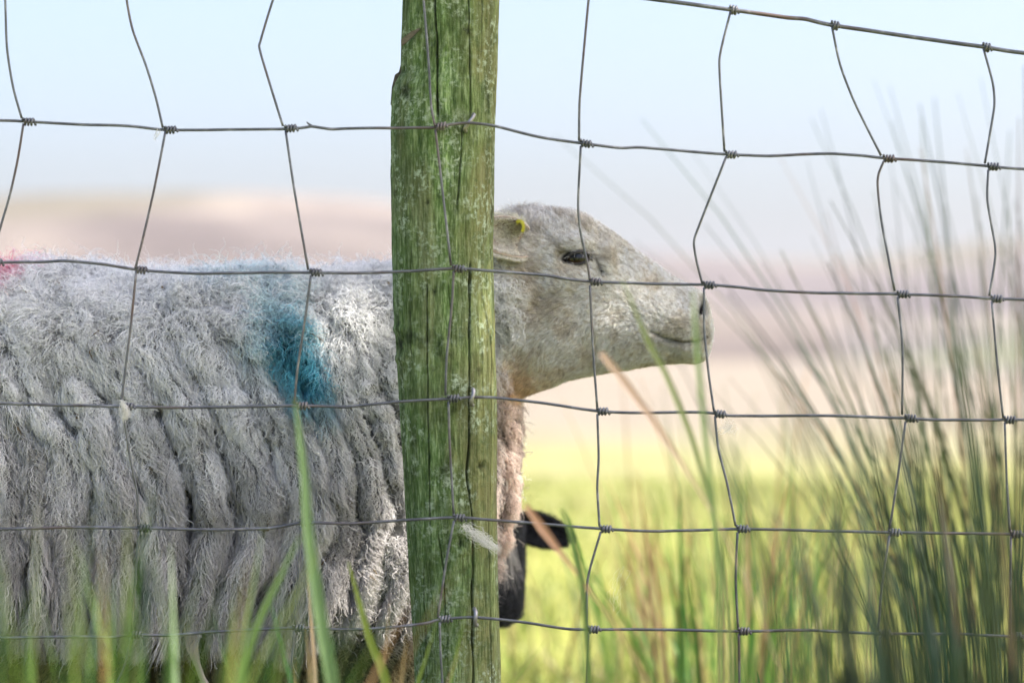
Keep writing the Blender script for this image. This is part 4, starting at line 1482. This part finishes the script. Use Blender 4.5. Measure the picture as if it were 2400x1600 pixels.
def tuft(name, label, centre, n, spread, h, lean_r, wd, pal, cat="grass tuft", group=None, bias=(0, 0), round_=False, part="blade_mass"):
    root = empty(name, (centre[0], centre[1], 0.0), label, cat, group)
    a = rng.uniform(0, 2 * np.pi, n); r = spread * np.sqrt(rng.random(n))
    base = np.stack([centre[0] + r * np.cos(a), centre[1] + r * np.sin(a), np.zeros(n) - 0.01], -1)
    hh = h * (0.45 + 0.6 * rng.random(n) ** 0.8)
    ln_ = np.stack([np.cos(a), np.sin(a)], -1) * (r / spread * lean_r * 0.7)[:, None] + rng.standard_normal((n, 2)) * lean_r * 0.35 + np.array(bias)
    V, F, C = blades(base, hh, ln_ * hh[:, None] * (0.5 + 1.2 * rng.random((n, 1))), wd * (0.6 + 0.8 * rng.random(n)), pick(pal, n), round_=round_, tipdark=(1.25, 1.05, 0.8))
    o = mesh_obj(part, V, F, M_BLADE, root, col=C)
    o["kind"] = "stuff"
    return root


# pasture: one mass of short grass
def field_grass():
    n = 60000
    Y = 1.0 + 11.5 * rng.random(n) ** 1.3
    half = 0.24 * Y + 0.5
    X = rng.uniform(-1, 1, n) * half
    dens = fbm(np.stack([X * 2.2, Y * 2.2, 0 * X], -1), 131, 3)
    keep = rng.random(n) < 0.55 + 0.6 * dens
    X, Y = X[keep], Y[keep]; n = len(X)
    far = sstep(3.5, 4.3, Y)
    h = (0.14 + 0.10 * rng.random(n)) * (1 - far) + (0.04 + 0.05 * rng.random(n)) * far
    c = pick(np.array([[0.16, 0.24, 0.04], [0.22, 0.28, 0.05], [0.28, 0.30, 0.08], [0.34, 0.30, 0.12]]), n)
    V, F, C = blades(np.stack([X, Y, np.full(n, -0.01)], -1), h, rng.standard_normal((n, 2)) * 0.4 * h[:, None], 0.004 + 0.003 * rng.random(n), c, k=4)
    mesh_obj("grass", V, F, M_BLADE, col=C, kind="stuff", label="short green pasture grass around and beyond the fence", cat="grass")


field_grass()

RUSH = np.array([[0.035, 0.085, 0.03], [0.05, 0.11, 0.035], [0.07, 0.13, 0.04], [0.10, 0.15, 0.05], [0.03, 0.09, 0.05]])
RUSHM = np.vstack([RUSH, RUSH, [[0.24, 0.14, 0.06]], RUSH, [[0.3, 0.2, 0.1]]])


def px_tuft(name, label, x, Y, n, spread, h, lean_r, wd, pal, **kw):
    return tuft(name, label, P(x, 800, Y)[:2], n, spread, h, lean_r, wd, pal, **kw)


RG = "rush clumps along the fence"
px_tuft("rush_clump", "dense tall rush clump at the right edge behind the wire", 2290, 4.5, 110, 0.17, 1.04, 0.22, 0.005, RUSHM * 0.7, cat="rushes", group=RG, round_=True, part="stem_mass", bias=(-0.12, 0))
px_tuft("rush_clump", "fan of rushes leaning left behind the wire, left of the tall clump", 2200, 4.2, 26, 0.08, 0.80, 0.16, 0.006, RUSHM * 0.7, cat="rushes", group=RG, round_=True, part="stem_mass", bias=(-0.26, 0))
px_tuft("rush_clump", "blurred dark rush clump in front of the wire in the lower right corner", 2300, 2.05, 50, 0.08, 0.66, 0.22, 0.004, RUSHM * 0.6, cat="rushes", group=RG, round_=True, part="stem_mass", bias=(-0.06, 0))
px_tuft("rush_clump", "thin pale rush clump right of the sheep's nose, low behind the wire", 1800, 5.2, 55, 0.3, 0.58, 0.25, 0.005, np.vstack([RUSH * 1.5, DRYS]), cat="rushes", group=RG, round_=True, part="stem_mass")
px_tuft("rush_clump", "low dense dark green rush clump filling the bottom right corner", 2280, 2.05, 270, 0.12, 0.56, 0.15, 0.006, np.vstack([RUSH * 0.35, [[0.008, 0.045, 0.028]], [[0.012, 0.035, 0.022]]]), cat="rushes", group=RG, part="stem_mass")
GG = "grass tufts along the fence"
px_tuft("grass_tuft", "tall green grass tuft in front of the wire at the lower left corner", 90, 2.0, 95, 0.07, 0.53, 0.24, 0.005, np.vstack([GREENS, GREENS, GREENS, DRYS[:1]]), group=GG)
px_tuft("grass_tuft", "green grass tuft in front of the sheep's belly, between the two left stays", 390, 2.05, 85, 0.07, 0.52, 0.24, 0.005, np.vstack([GREENS, GREENS, GREENS, DRYS[:1]]), group=GG)
px_tuft("grass_tuft", "yellow-green grass tuft at the foot of the post", 800, 2.6, 36, 0.07, 0.42, 0.25, 0.008, np.vstack([GREENS[2:] * 1.5, DRYS]), group=GG)
px_tuft("grass_tuft", "loose olive grass tuft behind the wire under the sheep's chin", 1480, 5.2, 40, 0.35, 0.42, 0.35, 0.007, np.vstack([GREENS * 1.4, DRYS]), group=GG)
px_tuft("grass_tuft", "olive grass tuft behind the wire below the sheep's nose", 1690, 4.4, 70, 0.16, 0.46, 0.28, 0.006, np.vstack([GREENS * 1.2, DRYS[:2]]), group=GG)


def ribbon(name, path, widths, col, label, Yv=(0, 0), cat="grass", group=None, fold=0.5):
    """one traced blade: path in photo positions with its own depth per point; runs down to the ground"""
    c = catmull([P(x, y, Y) for x, y, Y in path], 6)
    n = len(c)
    wd = np.interp(np.linspace(0, 1, n), np.linspace(0, 1, len(widths)), widths)
    T = nrm(np.gradient(c, axis=0))
    side = nrm(np.cross(T, np.array([0, 1.0, 0])))
    back = np.cross(side, T)
    V = np.stack([c - side * wd[:, None] / 2, c + back * (wd * fold * 0.4)[:, None], c + side * wd[:, None] / 2], 1)
    V2 = V + np.array([0, 0.0006, 0])
    idx = np.arange(n * 3).reshape(n, 3)
    F = []
    for a, b in ((0, 1), (1, 2)):
        F.append(np.stack([idx[:-1, a], idx[:-1, b], idx[1:, b], idx[1:, a]], -1))
    F = np.vstack(F)
    F = np.vstack([F, F[:, ::-1] + n * 3])
    Vt = np.vstack([V.reshape(-1, 3), V2.reshape(-1, 3)])
    C = np.tile(col, (len(Vt), 1)) * (1 + 0.12 * fbm(Vt * 60, 5))[:, None]
    return mesh_obj(name, Vt, F, M_BLADE, col=C, label=label, cat=cat, group=group)


BG = "single grass blades in front of the fence"
ribbon("tall_grass", [(678, 915, 2.35), (688, 1000, 2.35), (700, 1100, 2.35), (706, 1200, 2.35), (722, 1320, 2.35), (742, 1450, 2.35), (762, 1560, 2.35), (790, 1800, 2.35), (800, 2450, 2.35)], [0.001, 0.005, 0.007, 0.009, 0.0105, 0.011, 0.010], (0.27, 0.42, 0.17), "broad pale green blade rising across the belly left of the post", group=BG)
ribbon("tall_grass", [(690, 1230, 2.3), (640, 1330, 2.3), (590, 1440, 2.3), (560, 1560, 2.3), (540, 1800, 2.3), (545, 2400, 2.3)], [0.001, 0.005, 0.007, 0.006], (0.20, 0.34, 0.07), "dark green blade slanting left across the sheep's elbow", group=BG)
ribbon("tall_grass", [(800, 1290, 2.6), (822, 1370, 2.6), (850, 1470, 2.6), (885, 1560, 2.6), (930, 1800, 2.6), (950, 2320, 2.6)], [0.001, 0.006, 0.009, 0.009], (0.36, 0.44, 0.07), "yellow-green blade beside the lower left edge of the post", group=BG)
ribbon("tall_grass", [(1428, 640, 2.42), (1462, 720, 2.42), (1492, 790, 2.42), (1530, 860, 2.42), (1590, 1010, 2.42), (1640, 1200, 2.42), (1680, 1500, 2.42), (1700, 2400, 2.42)], [0.001, 0.0045, 0.005, 0.0045, 0.004], (0.30, 0.36, 0.12), "soft pale green blade crossing the sheep's cheek", group=BG)
ribbon("tall_grass", [(1380, 810, 2.36), (1430, 870, 2.36), (1500, 965, 2.36), (1570, 1070, 2.36), (1660, 1220, 2.36), (1760, 1450, 2.36), (1860, 1800, 2.36), (1900, 2400, 2.36)], [0.0045, 0.0065, 0.005, 0.0016, 0.0008, 0.0006, 0.0006], (0.72, 0.52, 0.38), "peach-coloured dry blade hanging below the sheep's jaw", group=BG)
ribbon("tall_grass", [(1208, 1160, 2.42), (1240, 1205, 2.42), (1285, 1265, 2.42), (1350, 1350, 2.42), (1440, 1480, 2.42), (1540, 1700, 2.42), (1600, 2300, 2.42)], [0.004, 0.007, 0.003, 0.001, 0.0006, 0.0006], (0.70, 0.42, 0.26), "orange dry blade across the lamb's black ear", group=BG)
ribbon("tall_grass", [(1292, 1170, 2.4), (1310, 1215, 2.4), (1335, 1330, 2.4), (1350, 1500, 2.4), (1360, 1800, 2.4), (1362, 2400, 2.4)], [0.002, 0.006, 0.005, 0.004], (0.14, 0.24, 0.05), "green blade over the tip of the lamb's ear", group=BG)
ribbon("tall_grass", [(1590, 665, 2.3), (1597, 740, 2.3), (1604, 830, 2.3), (1620, 1000, 2.3), (1650, 1300, 2.3), (1660, 1800, 2.3), (1664, 2450, 2.3)], [0.001, 0.004, 0.0045, 0.004, 0.003], (0.26, 0.38, 0.12), "thin green blade crossing the sheep's nostril", group=BG)
ribbon("tall_grass", [(1738, 1540, 2.9), (1742, 1560, 2.9), (1750, 1620, 2.9), (1758, 1800, 2.9), (1760, 2200, 2.9)], [0.0005, 0.003, 0.004, 0.004], (0.07, 0.2, 0.04), "small sharp dark green blade at the bottom edge below the sheep's nose", group=BG)

# ------------------------------------------------------------------ wool caught on the fence
def wool_tuft(label, path, Y, n, spread, rad=0.0003, col=(0.85, 0.83, 0.80)):
    c = catmull([P(x, y, Y) for x, y in path], 5)
    m_ = len(c)
    i0 = (rng.random(n) ** 1.0 * (m_ - 6)).astype(int)
    ln_ = rng.integers(5, max(6, m_ - 1), n)
    k = 8
    tt = np.clip(i0[:, None] + np.linspace(0, 1, k)[None] * ln_[:, None], 0, m_ - 1)
    b = np.stack([np.interp(tt, np.arange(m_), c[:, q]) for q in range(3)], -1)
    env = np.sin(np.pi * np.clip(tt / (m_ - 1), 0.06, 0.97))
    o = rng.standard_normal((n, 1, 3)) * np.array([1, 0.7, 1]) * spread * env[..., None]
    wk = np.cumsum(rng.standard_normal((n, k, 3)), 1) * spread * 0.28
    ph = rng.random((n, 1)) * 6.28
    curl = np.stack([np.sin(tt * 1.6 + ph), 0.5 * np.cos(tt * 1.6 + ph), np.cos(tt * 1.3 + ph)], -1) * spread * 0.35
    hair_obj("wool_tuft", b + o + wk + curl, np.array([1, 1, 1, 1, .9, .8, .6, .3])[None] * rad, np.array(col), M_WOOL, label=label, cat="wool", group="wool caught on the fence")


wool_tuft("small cream wool tuft snagged on the fence knot at the left", [(276, 918), (284, 932), (288, 948), (284, 962)], 2.988, 80, 0.0024, 0.0002)
wool_tuft("white wisp of wool stuck low on the post beside a wire knot", [(1062, 1205), (1085, 1218), (1110, 1238), (1142, 1262)], 2.994, 90, 0.0036, 0.00014)
wool_tuft("faint wisp of wool hanging in the open mesh below the lamb's ear", [(1432, 1300), (1424, 1330), (1414, 1362), (1408, 1400)], 3.02, 14, 0.0042, 0.00007)
wool_tuft("tiny strand of wool dangling from the upper left wire", [(362, 292), (364, 302), (360, 312), (358, 320)], 2.996, 12, 0.0014, 0.00015)
wool_tuft("thin wisp of wool on the wire knot below the sheep's nose", [(1650, 954), (1668, 968), (1676, 985), (1660, 990)], 3.0, 22, 0.004, 0.00010)

# ------------------------------------------------------------------ tree at the right, out of the picture; its crown shades the fence
def make_tree():
    ctr = np.array([-0.1, 3.3, 0.65]) + sdir * 4.0
    base = np.array([ctr[0] + 0.5, ctr[1] + 0.5, 0.0])
    root = empty("shade_tree", base, "small broadleaf tree standing at the right beyond the fence, out of the picture", "tree")
    bark = plain("tree_bark", (0.16, 0.13, 0.10), 0.9, var=0.4, scale=30)
    tr = catmull([base + np.array([0, 0, -0.05]), base + np.array([0.03, 0.02, 0.9]), base + np.array([-0.1, -0.08, 1.8]), ctr + np.array([0.2, 0.2, -0.5]), ctr + np.array([0, 0, 0.7])], 6)
    V, F = tube(tr, np.linspace(0.15, 0.04, len(tr)), 12)
    trunk = mesh_obj("trunk", V, F, bark, root)
    centres = []
    gaps = ((712, 785, 3.26, 0.018), (736, 825, 3.25, 0.022), (865, 1300, 3.23, 0.03), (880, 1370, 3.23, 0.04), (905, 1430, 3.24, 0.03), (1172, 1130, 3.34, 0.03),
            (1134, 760, 3.05, 0.02), (1136, 830, 3.05, 0.01))
    for k in range(11):
        a = k * 2.4; el_ = -0.3 + 1.0 * rng.random()
        tip = ctr + np.array([1.0 * math.cos(a), 0.65 * math.sin(a), 0.7 * el_]) * (0.65 + 0.4 * rng.random())
        st = tr[int(len(tr) * (0.55 + 0.035 * k))] if int(len(tr) * (0.55 + 0.035 * k)) < len(tr) else tr[-1]
        lim = catmull([st, (st + tip) / 2 + np.array([0, 0, 0.15]), tip], 5)
        clear = True
        for (x, y, Y, rr) in gaps:
            rel = lim - P(x, y, Y)
            al = rel @ sdir
            if np.linalg.norm(rel - al[:, None] * sdir, axis=1).min() < 0.07:
                clear = False
        if not clear:
            continue
        V, F = tube(lim, np.linspace(0.045, 0.01, len(lim)), 7)
        mesh_obj("limb", V, F, bark, root)
        centres.append(tip)
    n = 13000
    d = nrm(rng.standard_normal((n, 3)))
    p = ctr + d * (1.2 * rng.random(n) ** 0.42)[:, None] * np.array([1.05, 0.72, 0.85])
    # crown is patchy: clumps with sky between, and openings cut along the sun's path to light chosen spots
    dn = fbm(p * 1.7, 141, 3)
    keep = dn > -0.6
    for (x, y, Y, rr) in gaps:
        q = P(x, y, Y)
        rel = p - q
        al = rel @ sdir
        dist = np.linalg.norm(rel - al[:, None] * sdir, axis=1)
        keep &= ~(dist < rr + 0.045)
    p = p[keep]; n = len(p)
    a1 = nrm(rng.standard_normal((n, 3))); b1 = nrm(np.cross(a1, rng.standard_normal((n, 3))))
    s = (0.05 + 0.035 * rng.random(n))[:, None]
    V = np.stack([p - a1 * s, p + b1 * s * 0.45, p + a1 * s, p - b1 * s * 0.45], 1).reshape(-1, 3)
    F = np.arange(n * 4).reshape(n, 4)
    C = np.repeat(pick(GREENS, n), 4, 0)
    o = mesh_obj("crown", V, F, M_LEAF, root, col=C, smooth=False)
    o["kind"] = "stuff"


make_tree()

# ------------------------------------------------------------------ summer haze
def make_haze():
    m = bpy.data.materials.new("haze_air"); m.use_nodes = True
    t = m.node_tree; t.nodes.clear()
    pv = N_(t, "ShaderNodeVolumePrincipled")
    pv.inputs['Color'].default_value = (0.93, 0.95, 1.0, 1)
    pv.inputs['Density'].default_value = 0.0006
    pv.inputs['Anisotropy'].default_value = 0.2
    o = N_(t, "ShaderNodeOutputMaterial")
    t.links.new(pv.outputs[0], o.inputs['Volume'])
    x0, x1, y0, y1, z0, z1 = -1000, 1000, -1000, 1000, -4.0, 34.0
    V = [(x, y, z) for x in (x0, x1) for y in (y0, y1) for z in (z0, z1)]
    F = [(0, 1, 3, 2), (4, 6, 7, 5), (0, 4, 5, 1), (2, 3, 7, 6), (0, 2, 6, 4), (1, 5, 7, 3)]
    mesh_obj("haze", V, F, m, smooth=False, kind="stuff", label="thin pale summer haze over the fields and hills", cat="haze")


make_haze()
